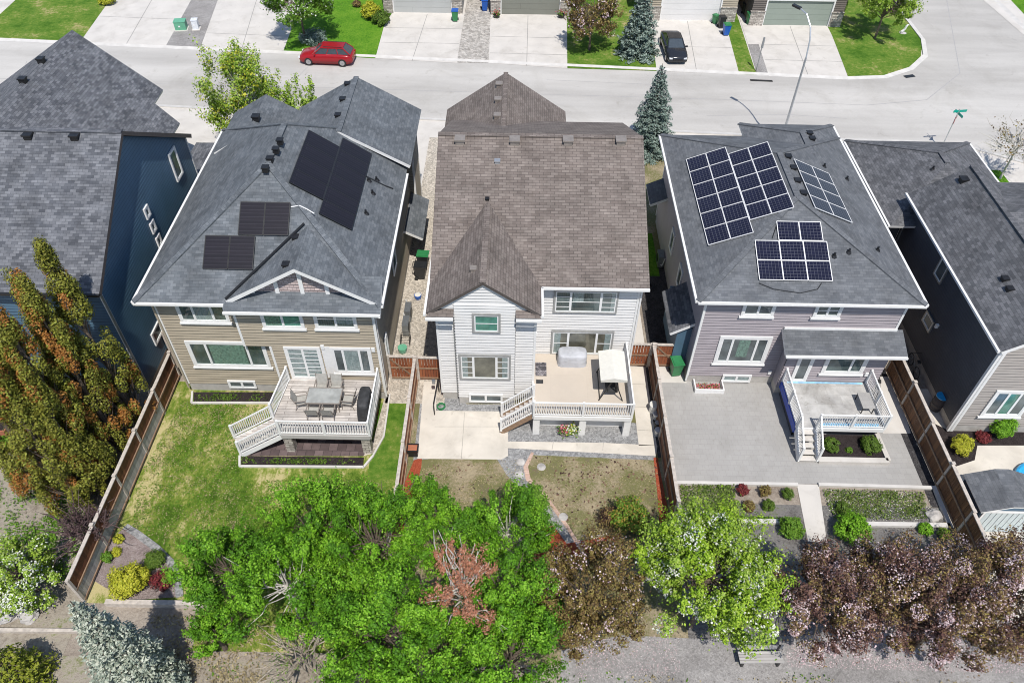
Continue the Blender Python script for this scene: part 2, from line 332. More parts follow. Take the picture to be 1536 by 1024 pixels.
# ------------------------------------------------------------------ foliage
def cards(pts, size, nrm=None, tilt=1.0, aspect=.6):
    """leaf-shaped quads at points; returns verts (4n,3)"""
    n = len(pts); s = size * rng.uniform(.6, 1.35, n)
    N = rng.normal(size=(n, 3)); N /= np.linalg.norm(N, axis=1)[:, None]
    if nrm is not None: N = N * tilt + nrm; N /= np.linalg.norm(N, axis=1)[:, None] + 1e-9
    T = np.cross(N, rng.normal(size=(n, 3))); T /= np.linalg.norm(T, axis=1)[:, None] + 1e-9
    B = np.cross(N, T); a = s[:, None] * .5; b = a * aspect
    V = np.stack([pts - T * a, pts + B * b - T * a * .1, pts + T * a, pts - B * b - T * a * .1], 1); return V.reshape(-1, 3)
def quads(name, V, mat, parent=None, world=False):
    n = len(V) // 4; me = bpy.data.meshes.new(name); me.vertices.add(len(V)); me.vertices.foreach_set('co', V.astype(np.float32).ravel())
    me.loops.add(4 * n); me.loops.foreach_set('vertex_index', np.arange(4 * n, dtype=np.int32))
    me.polygons.add(n); me.polygons.foreach_set('loop_start', np.arange(0, 4 * n, 4, dtype=np.int32))
    try: me.polygons.foreach_set('loop_total', np.full(n, 4, dtype=np.int32))
    except Exception: pass
    me.update(calc_edges=True); me.materials.append(MATS[mat]); o = bpy.data.objects.new(name, me); COL.objects.link(o)
    if parent is not None: adopt(o, parent, world)
    return o
def clumps(n, c, r, flat=1.0, low=-1.0, shell=.45):
    """clump centres through an uneven crown volume"""
    d = rng.normal(size=(n * 3, 3)); d /= np.linalg.norm(d, axis=1)[:, None]; d = d[d[:, 2] > low][:n]
    rr = (shell + (1 - shell) * rng.uniform(0, 1, len(d)) ** .5) * rng.uniform(.78, 1.12, len(d))
    return np.array(c) + d * rr[:, None] * np.array(r)
def branch_mesh(mb, base, tip, r0, r1, n=6, wob=.12, seg=3):
    base, tip = Vector(base), Vector(tip); L = (tip - base).length; p = base; 
    for i in range(seg):
        q = base.lerp(tip, (i + 1) / seg)
        if i < seg - 1: q += Vector(rng.normal(size=3)) * wob * L / seg
        mb.tube(p, q, r0 + (r1 - r0) * i / seg, r0 + (r1 - r0) * (i + 1) / seg, n, cap=False); p = q
def tree(name, label, cat, base, h, r, leaf, nleaf, size, group=None, flat=1.0, crown_z=None, cl=46, spread=.30, bark='bark', blossom=None, nbl=0, bsize=.1, low=-.75, tr=.11, twigs=0, stretch=.7, stems=1, up=.12, shell=.6, leaf2=None):
    """trunk with limbs to the clumps of an uneven crown; r and flat give the crown's half-width and its height ratio"""
    t = thing(name, label, cat, (base[0], base[1], 0), 0, group)
    rz = r * flat; cz = crown_z if crown_z else h - rz
    C = clumps(cl, (0, 0, cz), (r, r, rz), low=low, shell=shell)
    mb = MB(); fork = Vector((0, 0, max(.5, cz - rz * .75)))
    for k in range(stems):
        off = Vector((rng.normal() * .25, rng.normal() * .25, 0)) if stems > 1 else Vector((0, 0, 0))
        branch_mesh(mb, off, fork + off * 1.5, tr, tr * .7, 8, .05); branch_mesh(mb, fork + off * 1.5, (off.x * 3, off.y * 3, cz + rz * .7), tr * .7, .015, 6, .1)
    for c in C: branch_mesh(mb, fork + Vector((0, 0, rng.uniform(0, rz * .9))), c, tr * .26, .010, 4, .14)
    for k in range(twigs):
        c = Vector(C[rng.integers(len(C))]) ; e = c + (c - Vector((0, 0, cz))).normalized() * rng.uniform(.3, .9) + Vector(rng.normal(size=3)) * .3
        branch_mesh(mb, c * .6 + fork * .4, e, .035, .008, 4, .2)
    mb.build('trunk', bark, t, smooth=True, world=False)
    wts = rng.uniform(.5, 1.5, len(C)); idx = rng.choice(len(C), nleaf, p=wts / wts.sum()); ax = C - np.array([0, 0, cz - rz * .5]); ax /= np.linalg.norm(ax, axis=1)[:, None]; ax = ax + np.array([0, 0, .5]); ax /= np.linalg.norm(ax, axis=1)[:, None]
    sig = r * spread * rng.uniform(.55, 1.45, len(C))
    K = 10; so = rng.normal(size=(len(C), K, 3)); so /= np.linalg.norm(so, axis=2)[:, :, None]; so[:, :, 2] = so[:, :, 2] * .9 + .15; so *= (sig[:, None] * rng.uniform(.6, 1.05, (len(C), K)))[:, :, None]
    ki = rng.integers(0, K, nleaf); o1 = so[idx, ki]; o2 = rng.normal(size=(nleaf, 3)); o2 /= np.linalg.norm(o2, axis=1)[:, None]
    on = o2 * .85 + o1 / sig[idx][:, None] * .55; o = o1 + o2 * (sig[idx] * .40 * (.4 + .7 * rng.uniform(0, 1, nleaf) ** .5))[:, None]
    o += ax[idx] * (o * ax[idx]).sum(1)[:, None] * stretch; P = C[idx] + o; far_ = rng.uniform(size=nleaf) < .12; P[far_] += rng.normal(size=(int(far_.sum()), 3)) * r * .10
    P[:, 2] = np.maximum(P[:, 2], .12)
    d = P - np.array([0, 0, cz - rz * .3]); d /= np.linalg.norm(d, axis=1)[:, None] + 1e-6
    nn = on * 1.0 + d * .3 + np.array([0, 0, up])
    if leaf2:
        alt = (rng.uniform(size=len(C)) < .38)[idx]; quads('crown', cards(P[~alt], size, nn[~alt], .65), leaf, t); quads('crown', cards(P[alt], size, nn[alt], .65), leaf2, t)
    else: quads('crown', cards(P, size, nn, .65), leaf, t)
    if blossom:
        wb = rng.uniform(0, 1, len(C)) ** (2.5 if blossom == 'petal_pink' else .7); idx = rng.choice(len(C), nbl, p=wb / wb.sum()); o = rng.normal(size=(nbl, 3)); o /= np.linalg.norm(o, axis=1)[:, None]; P = C[idx] + (o * .9 + ax[idx] * .4) * sig[idx][:, None] * rng.uniform(.8, 1.2, nbl)[:, None]
        d = P - np.array([0, 0, cz - rz * .3]); d /= np.linalg.norm(d, axis=1)[:, None] + 1e-6; P += d * .08; P[:, 2] = np.maximum(P[:, 2], .12)
        quads('blossom', cards(P, bsize, d * .5 + np.array([0, 0, .6]), .7, .9), blossom, t)
    return t
def shrub(name, label, base, r, h, leaf, n=2500, size=.08, group=None, cat='shrub', bark='bark', twiggy=False, shell=.6, stem_mat=None):
    t = thing(name, label, cat, (base[0], base[1], 0), 0, group); C = clumps(64, (0, 0, h * .5), (r * .78, r * .78, h * .46), low=-.6, shell=shell)
    mb = MB()
    for c in C: branch_mesh(mb, (rng.normal() * .05, rng.normal() * .05, 0), c, .022, .006, 4, .12)
    if twiggy:
        for k in range(160):
            d = Vector(rng.normal(size=3)); d.z = abs(d.z) * .9 + .25; d.normalize(); branch_mesh(mb, Vector(d) * .1, (d.x * r, d.y * r, d.z * h), .014, .005, 3, .25)
    mb.build('stem', stem_mat or bark, t, world=False)
    idx = rng.integers(0, len(C), n); o = rng.normal(size=(n, 3)); o /= np.linalg.norm(o, axis=1)[:, None]; P = C[idx] + o * r * .22 * (.4 + .7 * rng.uniform(size=(n, 1)) ** .5); P[:, 2] = np.clip(P[:, 2], .03, None)
    d = P - np.array([0, 0, h * .3]); d /= np.linalg.norm(d, axis=1)[:, None] + 1e-6
    quads('foliage', cards(P, size, d * .6 + o * .7 + np.array([0, 0, .3]), .7), leaf, t); return t
def spruce(name, label, base, h, r, leaf, dens=1.0, size=.16, group=None, bark='bark'):
    t = thing(name, label, 'spruce tree', (base[0], base[1], 0), 0, group); mb = MB(); branch_mesh(mb, (0, 0, 0), (0, 0, h), r * .055 + .03, .015, 8, .01, 4)
    pts, nr = [], []; lv = int(h * 4.2)
    for i in range(lv):
        z = h * (.05 + .94 * i / lv); R = r * (1 - (z / h)) ** .82 * rng.uniform(.85, 1.12) + .06; nb = max(5, int(12 * (R / r) + 4))
        for k in range(nb):
            a = 2 * math.pi * (k / nb) + rng.uniform(0, .6) + i; L = R * rng.uniform(.75, 1.12); dr = -.12 - .16 * (1 - z / h)
            tip = np.array([math.cos(a) * L, math.sin(a) * L, z + dr * L + .12 * L * L / max(R, .1)])
            branch_mesh(mb, (0, 0, z), tip, .02, .006, 3, .03, 2)
            m = max(5, int(L * 34 * dens)); q = rng.uniform(.1, 1, m) ** .7
            side = np.array([-math.sin(a), math.cos(a), 0]); wd = (.30 * (1 - q) + .10) * min(1.0, L)
            p = np.outer(q, tip - [0, 0, z]) + [0, 0, z] + np.outer(rng.normal(size=m) * wd, side); p[:, 2] += rng.normal(size=m) * .045; pts.append(p)
    mb.build('trunk', bark, t, world=False); P = np.concatenate(pts); P[:, 2] = np.maximum(P[:, 2], .1)
    d = P * [1, 1, .3]; d /= np.linalg.norm(d, axis=1)[:, None] + 1e-6
    quads('crown', cards(P, size, d * .4 + np.array([0, 0, .8]), .6, .45), leaf, t); return t
def column(name, label, base, h, r, leaf, leaf2, n, size, group=None, share=.3):
    """narrow upright aspen: upswept limbs, brown and green leaves in patches"""
    t = thing(name, label, 'tree', (base[0], base[1], 0), 0, group); mb = MB(); branch_mesh(mb, (0, 0, 0), (0, 0, h), .13, .01, 8, .02, 5)
    cs = []
    for i in range(110):
        z = h * rng.uniform(.06, .97); R = r * (min(1, .75 + z / h * 2) * (1 - max(0, z / h - .12) / .88) ** .8 + .05); a = rng.uniform(0, 6.283)
        c = np.array([math.cos(a) * R * .75, math.sin(a) * R * .75, z]); cs.append(c); branch_mesh(mb, (0, 0, max(.2, z - R * 2.2)), c, .03, .008, 4, .06)
    mb.build('trunk', 'bark', t, world=False); C = np.array(cs); k = rng.uniform(size=len(C)) < share
    for nm, sel, m_, nn in (('crown', ~k, leaf, n * (1 - share)), ('dry_foliage', k, leaf2, n * share)):
        D = C[sel]; nn = int(nn); idx = rng.integers(0, len(D), nn); o = rng.normal(size=(nn, 3)); o /= np.linalg.norm(o, axis=1)[:, None]; P = D[idx] + o * np.array([.24, .24, .52]) * (.4 + .7 * rng.uniform(size=(nn, 1)) ** .5); P[:, 2] = np.maximum(P[:, 2], .2)
        d = P * [1, 1, 0]; d /= np.linalg.norm(d, axis=1)[:, None] + 1e-6; quads(nm, cards(P, size, o * .9 + d * .4 + np.array([0, 0, .3]), .7), m_, t)
    return t
leafy('leaf_green', [(.045, .11, .006), (.10, .255, .010), (.165, .37, .018), (.25, .45, .045)]); leafy('leaf_deep', [(.03, .08, .005), (.07, .19, .010), (.12, .295, .016)])
leafy('leaf_lime', [(.09, .17, .008), (.19, .33, .016), (.30, .45, .03), (.38, .50, .07)]); leafy('leaf_maroon', [(.035, .018, .018), (.10, .05, .045), (.17, .09, .07), (.24, .15, .10)])
leafy('leaf_mid', [(.06, .14, .012), (.11, .23, .02), (.18, .31, .04)]); leafy('leaf_light', [(.10, .19, .014), (.20, .33, .025), (.31, .44, .05), (.40, .50, .14)])
leafy('leaf_olive', [(.06, .065, .012), (.15, .145, .02), (.24, .235, .035), (.27, .31, .05)]); leafy('leaf_rust', [(.20, .075, .02), (.33, .14, .03), (.42, .22, .06)])
leafy('leaf_dead', [(.26, .10, .06), (.40, .18, .11), (.50, .28, .18)]); leafy('leaf_purple', [(.04, .023, .018), (.13, .075, .048), (.225, .145, .062), (.30, .25, .07)])
leafy('leaf_yellowgreen', [(.09, .12, .01), (.20, .235, .02), (.31, .33, .045)])
leafy('leaf_bronze', [(.06, .035, .02), (.18, .12, .045), (.29, .25, .07)])
leafy('petal_pink', [(.42, .28, .30), (.60, .46, .47), (.72, .63, .63)]); leafy('petal_white', [(.60, .63, .50), (.75, .76, .70)]); leafy('petal_rose', [(.4, .03, .08), (.6, .12, .16), (.7, .3, .3)])
leafy('needle_blue', [(.10, .13, .10), (.26, .305, .24), (.43, .465, .375), (.55, .57, .47)]); leafy('needle_grey', [(.07, .11, .09), (.17, .23, .195), (.34, .41, .36)])
leafy('leaf_yellow', [(.26, .29, .02), (.40, .41, .03), (.52, .50, .06)]); leafy('leaf_dark', [(.05, .10, .012), (.09, .16, .02), (.14, .21, .035)]); leafy('leaf_red', [(.10, .015, .02), (.18, .03, .035), (.26, .06, .05)])
leafy('twig_purple', [(.06, .035, .035), (.11, .07, .07), (.15, .10, .095)]); leafy('grass_dry', [(.25, .20, .11), (.36, .30, .17), (.45, .38, .22)]); leafy('leaf_orange', [(.06, .13, .012), (.13, .24, .025), (.20, .30, .04), (.40, .20, .05)])

# ------------------------------------------------------------------ the setting: ground, road, kerbs, lawns, paving
sheet('ground', [(-600, -300), (600, -300), (600, 900), (-600, 900)], -.01, 'soil_dry')
L4 = .004
def nk(x): return 53.6 - (x + 27.75) * .062 if x < 24 else 50.37 - (x - 24) * .02      # near kerb line of the street
def fk(x): return 63.9 - (x + 45) * .0618
road = [(x, nk(x)) for x in (-140, -60, -27.75, -7.5, 11.5, 24, 29.2)] + [(33.5, 49.4), (36.9, 47.3), (38.2, 43), (38.2, -80), (46.2, -80)] + [(46.2, 56), (50, 55.5), (160, 55.5), (160, 62.5), (50, 62.5), (46.2, 66), (46.0, 76), (48, 240), (37.6, 240), (36.57, 75.91), (36.3, 72.82), (36.21, 67.17), (35.26, 63.91), (33.12, 61.4), (30.36, 59.79), (27.12, 59.45)] + [(x, fk(x)) for x in (19.6, 0, -45, -140)]
sheet('road', road, 0, 'asphalt')
def kerb(pts, w_=.42, h=.09, side=1):
    mb = MB(); L, R_ = [], []
    for i, p in enumerate(pts):
        a = Vector(pts[max(i - 1, 0)]); b = Vector(pts[min(i + 1, len(pts) - 1)]); d = (b - a).normalized(); n = Vector((-d.y, d.x)) * side
        L.append(Vector(p)); R_.append(Vector(p) + n * w_)
    for i in range(len(pts) - 1):
        a, b, c, d = L[i], L[i + 1], R_[i + 1], R_[i]; m0, m1 = a.lerp(d, .45), b.lerp(c, .45)
        z = lambda p, h_: (p.x, p.y, h_)
        q = [[z(a, .006), z(b, .006), z(m1, .03), z(m0, .03)], [z(m0, .03), z(m1, .03), z(c, h), z(d, h)], [z(d, h), z(c, h), z(c, -.02), z(d, -.02)]]
        for f in q: mb.poly(f if side > 0 else f[::-1], 0)
    return structure(mb.build('kerb', 'kerb_concrete'))
kerb([(x, fk(x)) for x in (-140, -45, -20, -5, 4, 11.4, 19.6)] + [(27.12, 59.45), (30.36, 59.79), (33.12, 61.4), (35.26, 63.91), (36.21, 67.17), (36.3, 72.82), (36.57, 75.91), (37.6, 140)])
kerb([(x, nk(x)) for x in (-140, -60, -27.75, -7.5, 11.5, 24, 29.2)] + [(33.5, 49.4), (36.9, 47.3), (38.2, 43), (38.2, -80)], side=-1)
kerb([(46.2, -80), (46.2, 56)], side=-1); kerb([(46.0, 66), (46.0, 76), (48, 240)], side=-1, w_=.5)
# far side of the street
FY = 71.2
sheet('front_yard', [(-160, 56.5), (36, 61.5), (36.5, 64), (37, 240), (-160, 240)], -.004, 'concrete')
def far(name, pts, z, mat): return sheet(name, px(pts), z, mat)
far('lawn', [(10, -25), (178, -25), (164, 2), (127, 54), (118, 63), (0, 61), (-60, 58), (-60, 45), (0, 22), (24, 0)], .02, 'lawn_corner')
far('driveway', [(178, -25), (300, -25), (287, 0), (248, 71), (119, 65), (127, 54)], .016, 'concrete')
far('gravel_bed', [(300, -25), (345, -25), (327, 0), (300, 74), (248, 71), (287, 0)], .02, 'gravel_path')
far('driveway', [(345, -25), (455, -25), (446, 0), (437, 45), (424, 80), (300, 74), (327, 0)], .016, 'concrete')
far('lawn', [(455, -25), (592, -25), (588, 20), (576, 40), (563, 88), (424, 80), (437, 45), (446, 0)], .02, 'lawn_green')
far('driveway', [(590, 18), (697, 20), (685, 95), (563, 88), (576, 40)], .016, 'concrete')
far('gravel_bed', [(705, -25), (738, -25), (733, 95), (685, 95), (697, 20)], .02, 'cobble')
far('driveway', [(735, 22), (850, 22), (851, 103), (733, 95)], .016, 'concrete')
far('lawn', [(850, -25), (985, -25), (975, 30), (985, 107), (851, 103)], .02, 'lawn_corner')
far('driveway', [(975, 30), (1087, 30), (1109, 112), (985, 107)], .016, 'concrete')
far('lawn', [(1080, -25), (1096, -5), (1106, 24), (1135, 113), (1109, 112), (1087, 30)], .02, 'lawn_corner')
far('walkway', [(1099, -5), (1125, 38), (1132, 47), (1138, 67), (1122, 67), (1108, 24)], .02, 'concrete')
far('gravel_bed', [(1122, 67), (1138, 67), (1153, 114), (1136, 113)], .02, 'gravel_path')
far('driveway', [(1125, 38), (1240, 38), (1248, 52), (1273, 119), (1153, 114)], .016, 'concrete')
far('lawn', [(1235, -25), (1352, -25), (1346, 0), (1357, 28), (1384, 62), (1381, 85), (1362, 103), (1330, 114), (1273, 118), (1248, 54), (1240, 38)], .02, 'lawn_corner')
far('sidewalk', [(1472, -25), (1490, -25), (1600, 80), (1600, 108), (1465, -8)], .015, 'concrete')
far('lawn', [(1492, -25), (1620, -25), (1620, 75), (1536, 22)], .02, 'lawn_green')
# driveway joints as shallow grooves of darker mortar are cut as thin strips
def joints(lines, w_=.05, z=.024, mat='asphalt_joint'):
    mb = MB()
    for a, b in lines:
        a, b = G(*a), G(*b); d = (b - a); d.z = 0; d.normalize(); n = Vector((-d.y, d.x, 0)) * w_ / 2
        mb.poly([(a - n) + Vector((0, 0, z)), (a + n) + Vector((0, 0, z)), (b + n) + Vector((0, 0, z)), (b - n) + Vector((0, 0, z))][::-1], 0)
    for f in range(len(mb.f)): pass
    return structure(mb.build('paving_joint', mat))
plain('asphalt_joint', (.30, .29, .275), .95, var=.2)
joints([((641, 22), (618, 92)), ((578, 42), (694, 44)), ((572, 64), (689, 66)), ((792, 24), (790, 99)), ((736, 55), (851, 58)), ((735, 80), (851, 83)), ((1031, 32), (1045, 108)), ((980, 70), (1097, 72)), ((1185, 40), (1213, 116)), ((1140, 67), (1256, 70)), ((1147, 90), (1263, 93)), ((228, 0), (190, 66)), ((385, 0), (362, 76)), ((150, 25), (279, 30)), ((310, 50), (432, 55))], z=.024)
joints([((697, 618), (692, 688)), ((652, 640), (757, 640)), ((830, 663), (828, 674)), ((905, 664), (904, 676)), ((945, 576), (972, 577)), ((950, 610), (977, 611)), ((956, 645), (982, 646)), ((645, 590), (655, 590))], .03, .0225, 'patio_joint') if plain('patio_joint', (.40, .37, .32), .95, var=.2) else None
# seams in the asphalt
mb = MB()
def seam(pts, w_):
    P = [G(*p) for p in pts]
    for a, b in zip(P, P[1:]):
        d = (b - a).normalized(); n = Vector((-d.y, d.x, 0)) * w_ / 2; mb.poly([(p.x, p.y, .005) for p in (a - n, b - n, b + n, a + n)])
seam([(0, 118), (240, 126), (500, 132), (760, 140), (1100, 150), (1300, 158)], .05); seam([(433, 130), (470, 92)], .05); seam([(1300, 158), (1390, 150), (1440, 110), (1420, 0)], .07)
seam([(40, 92), (25, 150)], .04); seam([(1060, 174), (1180, 172), (1270, 178)], .05); seam([(820, 120), (1000, 128)], .04)
plain('road_seam', (.36, .35, .345), .95, var=.1); structure(mb.build('road_seam', 'road_seam'))
# near side front strip
sheet('front_walk', [(-160, 40)] + [(x, nk(x) - .05) for x in (-160, -27.75, -7.5, 11.5, 24, 29.2)] + [(33.4, 49.2), (36.6, 47.2), (37.8, 43), (37.8, 30), (34, 30), (34, 40)], .006, 'concrete')
def nl(name, x0, x1, y0, y1, mat, z=.014): return sheet(name, [(x0, y0), (x1, y0), (x1, y1), (x0, y1)], z, mat)
nl('lawn', -21.5, -12.2, 36, 50.2, 'lawn_corner'); nl('lawn', 7.2, 13.4, 36.5, 49.1, 'lawn_dead', .016); nl('lawn', 6.4, 8.6, 34.5, 38.6, 'lawn_green', .02)
nl('lawn', 29.5, 34.0, 33, 46.5, 'lawn_green'); nl('lawn', 34.2, 37.6, 30, 42, 'concrete', .02)
# the back lots between the fences (fence lines at X -17.4, -5, 7.15, 19.7)
FX = (-17.35, -5.0, 7.15, 19.7)
sheet('yard_soil', [(-60, 8), (FX[0], 8), (FX[0], 26), (-60, 26)], .002, 'soil')
sheet('lawn', [(FX[0], 13.65), (-12.6, 13.65), (-12.4, 11.8), (FX[1], 11.8), (FX[1], 25.0), (-16.4, 25.6), (FX[0], 25.6)], .006, 'lawn_patchy')
nl('lawn', -6.75, FX[1] - .05, 19.5, 24.4, 'lawn_corner', .010)
nl('side_path', -6.5, -3.5, 24.4, 49.5, 'gravel_tan', .012)
# middle lot
sheet('lawn', [(FX[1], 11.5), (FX[2], 11.5), (FX[2], 27), (FX[1], 27)], .004, 'lawn_dead')
sheet('gravel_bed', px([(634, 572), (665, 572), (700, 606), (800, 606), (983, 640), (983, 690), (750, 680), (620, 690)]), .008, 'gravel_grey')
def cw(pts): sheet('patio', px(pts), .018, 'concrete_warm')
cw([(636, 572), (655, 572), (654, 616), (750, 617), (762, 640), (762, 684), (752, 689), (626, 688)])
cw([(762, 662), (906, 664), (986, 668), (984, 684), (762, 672)]); cw([(944, 548), (968, 551), (985, 668), (958, 668)])
sheet('gravel_path', px([(744, 686), (764, 676), (797, 678), (786, 700), (790, 720), (815, 745), (848, 790), (875, 835), (850, 835), (800, 755), (760, 712)]), .010, 'gravel_grey')
sheet('edging', px([(797, 678), (801, 679), (792, 700), (796, 718), (820, 742), (853, 788), (882, 835), (875, 835), (848, 790), (815, 745), (789, 720), (785, 700)]), .02, 'brick_edge')
sheet('mulch_bed', px([(621, 690), (633, 686), (632, 700), (622, 740), (606, 770), (606, 800), (596, 800), (600, 740)]), .014, 'mulch_red')
sheet('mulch_bed', px([(980, 686), (986, 686), (1003, 770), (1006, 800), (990, 800), (986, 740)]), .014, 'mulch_red')
sheet('mulch_bed', px([(790, 800), (830, 788), (850, 815), (930, 800), (940, 830), (800, 850)]), .014, 'mulch_red')
sheet('gravel_bed', px([(966, 551), (984, 551), (1005, 686), (987, 686)]), .012, 'gravel_dark')
# right lot
sheet('patio', px([(984, 572), (1155, 572), (1360, 572), (1403, 728), (1012, 724)]), .014, 'pavers_grey')
sheet('walkway', [(7.3, 26.1), (9.0, 26.1), (9.0, 28.5), (7.3, 28.5)], .02, 'concrete'); sheet('side_path', [(7.25, 28.5), (9.0, 28.5), (9.0, 36.5), (7.25, 36.5)], .012, 'gravel_dark')
sheet('side_path', [(6.1, 27.3), (7.1, 27.3), (7.1, 34.3), (6.1, 34.3)], .016, 'concrete')
sheet('planting_bed', [(FX[2], 11.5), (FX[3], 11.5), (FX[3], 18.9), (FX[2], 18.9)], .006, 'bed_soil')
sheet('walkway', px([(1195, 726), (1228, 727), (1240, 812), (1212, 812)]), .02, 'concrete')
mb = MB()
def curb3(a, b, w_=.16, h=.14): mb.beam(G(*a) + Vector((0, 0, h / 2)), G(*b) + Vector((0, 0, h / 2)), w_, h)
curb3((1012, 725), (1196, 728)); curb3((1227, 728), (1404, 733)); curb3((1105, 783), (1195, 783), .2); curb3((1300, 787), (1424, 789), .2); curb3((1402, 735), (1424, 792), .2)
structure(mb.build('garden_kerb', 'kerb_concrete'))
sheet('side_path', px([(1320, 565), (1342, 565), (1366, 650), (1324, 650)]), .022, 'concrete')
sheet('soil_strip', [(19.1, 18.9), (19.7, 18.9), (19.7, 27), (19.1, 27)], .02, 'gravel_dark')
# far right lot and the lane along the bottom
sheet('yard', [(FX[3], 8), (60, 8), (60, 26), (FX[3], 26)], .004, 'concrete_warm'); sheet('mulch_bed', px([(1395, 632), (1424, 646), (1536, 648), (1600, 650), (1600, 668), (1466, 668), (1462, 690), (1432, 700)]), .012, 'mulch_dark')
sheet('verge', [(-80, -10), (80, -10), (80, 11.5), (-80, 11.5)], .003, 'soil')
sheet('gravel_lane', px([(842, 975), (930, 952), (1060, 958), (1300, 948), (1560, 950)]) + [(30, -5), (1, -5)], .012, 'gravel_path')

# ------------------------------------------------------------------ houses
def siding(mb, A, B, z0, z1, apex=None, c=.18, mat=0, base_z=None):
    """lapped boards from A to B (outside on the right hand), with an optional gable apex (share of the length, z)"""
    A, B = Vector(A[:2]), Vector(B[:2]); L = (B - A).length; d = (B - A) / L; n = Vector((d.y, -d.x)); top = apex[1] if apex else z1; z = z0
    def rng_(z):
        if z <= z1 or not apex: return 0, L
        t = (z - z1) / (apex[1] - z1); return L * apex[0] * t, L - L * (1 - apex[0]) * t
    P = lambda s, z, o: (A.x + d.x * s + n.x * o, A.y + d.y * s + n.y * o, z)
    while z < top - 1e-3:
        zb = min(z + c, top)
        if z < z1 < zb and apex: zb = z1
        zs = min(z + .034, zb - .001); a0, b0 = rng_(z + 1e-5); as_, bs_ = rng_(zs); a1, b1 = rng_(zb)
        mb.poly([P(a0, z, .030), P(b0, z, .030), P(bs_, zs, .034), P(as_, zs, .034)], mat + 1)      # lap shadow line at each board's foot, painted as a darker strip
        pts = [P(as_, zs, .042), P(bs_, zs, .042), P(b1, zb, .006), P(a1, zb, .006)]
        if b1 - a1 < 1e-3: pts = [pts[0], pts[1], P((a1 + b1) / 2, zb, .006)]
        mb.poly(pts, mat); mb.poly([P(as_, zs, .006), P(bs_, zs, .006), P(bs_, zs, .042), P(as_, zs, .042)], mat); z = zb
    return mb
LAP_SHADE = lambda m: [m, m.replace('siding_', 'lap_shade_') if m.startswith('siding_') else 'shake_lap_shade']
def wallset(parent, pts, z0, z1, mat, name='wall', gables={}, found=True, corner='white_trim', fz=.55):
    """closed loop of walls, counter-clockwise; gables: side index -> apex"""
    mb = MB(); k = len(pts)
    for i in range(k): siding(mb, pts[i], pts[(i + 1) % k], z0, z1, gables.get(i))
    o = mb.build(name, LAP_SHADE(mat), parent)
    if found: MB().prism(pts, -.2, fz).build('foundation', 'foundation', parent)
    if corner:
        for i in range(k):
            m = MB(); p, a, b = Vector(pts[i]), Vector(pts[i - 1]), Vector(pts[(i + 1) % k]); u, v_ = (p - a).normalized(), (b - p).normalized()
            if u.x * v_.y - u.y * v_.x > .2:
                m.box((p.x - .055, p.y - .055, z0), (p.x + .055, p.y + .055, z1)); 
                m.build('corner_trim', corner, parent)
    return o
def roofmesh(parent, faces, mat, fascia='white_trim', th=.16, name='roof', caps=None):
    """roof planes (counter-clockwise from above) given thickness, so eaves and rakes have edges"""
    mb = MB()
    for f in faces:
        f = [Vector(p) for p in f]; n = Vector((0, 0, 0))
        for i in range(len(f)): n += (f[i] - f[0]).cross(f[(i + 1) % len(f)] - f[0])
        if n.z < 0: f = f[::-1]
        mb.poly(f, 0)
    o = mb.build(name, [mat, fascia], parent, weld=True)
    s = o.modifiers.new('thickness', 'SOLIDIFY'); s.thickness = th; s.offset = -1; s.material_offset_rim = 1; s.material_offset = 0
    if caps:
        m = MB()
        for a, b in caps:
            a, b = Vector(a), Vector(b); m.beam(a + Vector((0, 0, .0)), b + Vector((0, 0, .0)), .28, .06)
        m.build('ridge_cap', mat, o)
    return o
def gutter(roof, segs, mat='white_trim', off=(0, 0, -.06)):
    off = Vector(off)
    for a, b in segs:
        m = MB(); a, b = Vector(a) + off, Vector(b) + off; m.beam(a, b, .11, .11); L = (b - a).length; k = max(1, int(L / 1.2)); d = (b - a) / L
        for i in range(k): p = a + d * (i + .5) * L / k; m.box((p.x - .025, p.y - .025, p.z + .05), (p.x + .025, p.y + .025, p.z + .062))
        m.build('gutter', mat, roof)
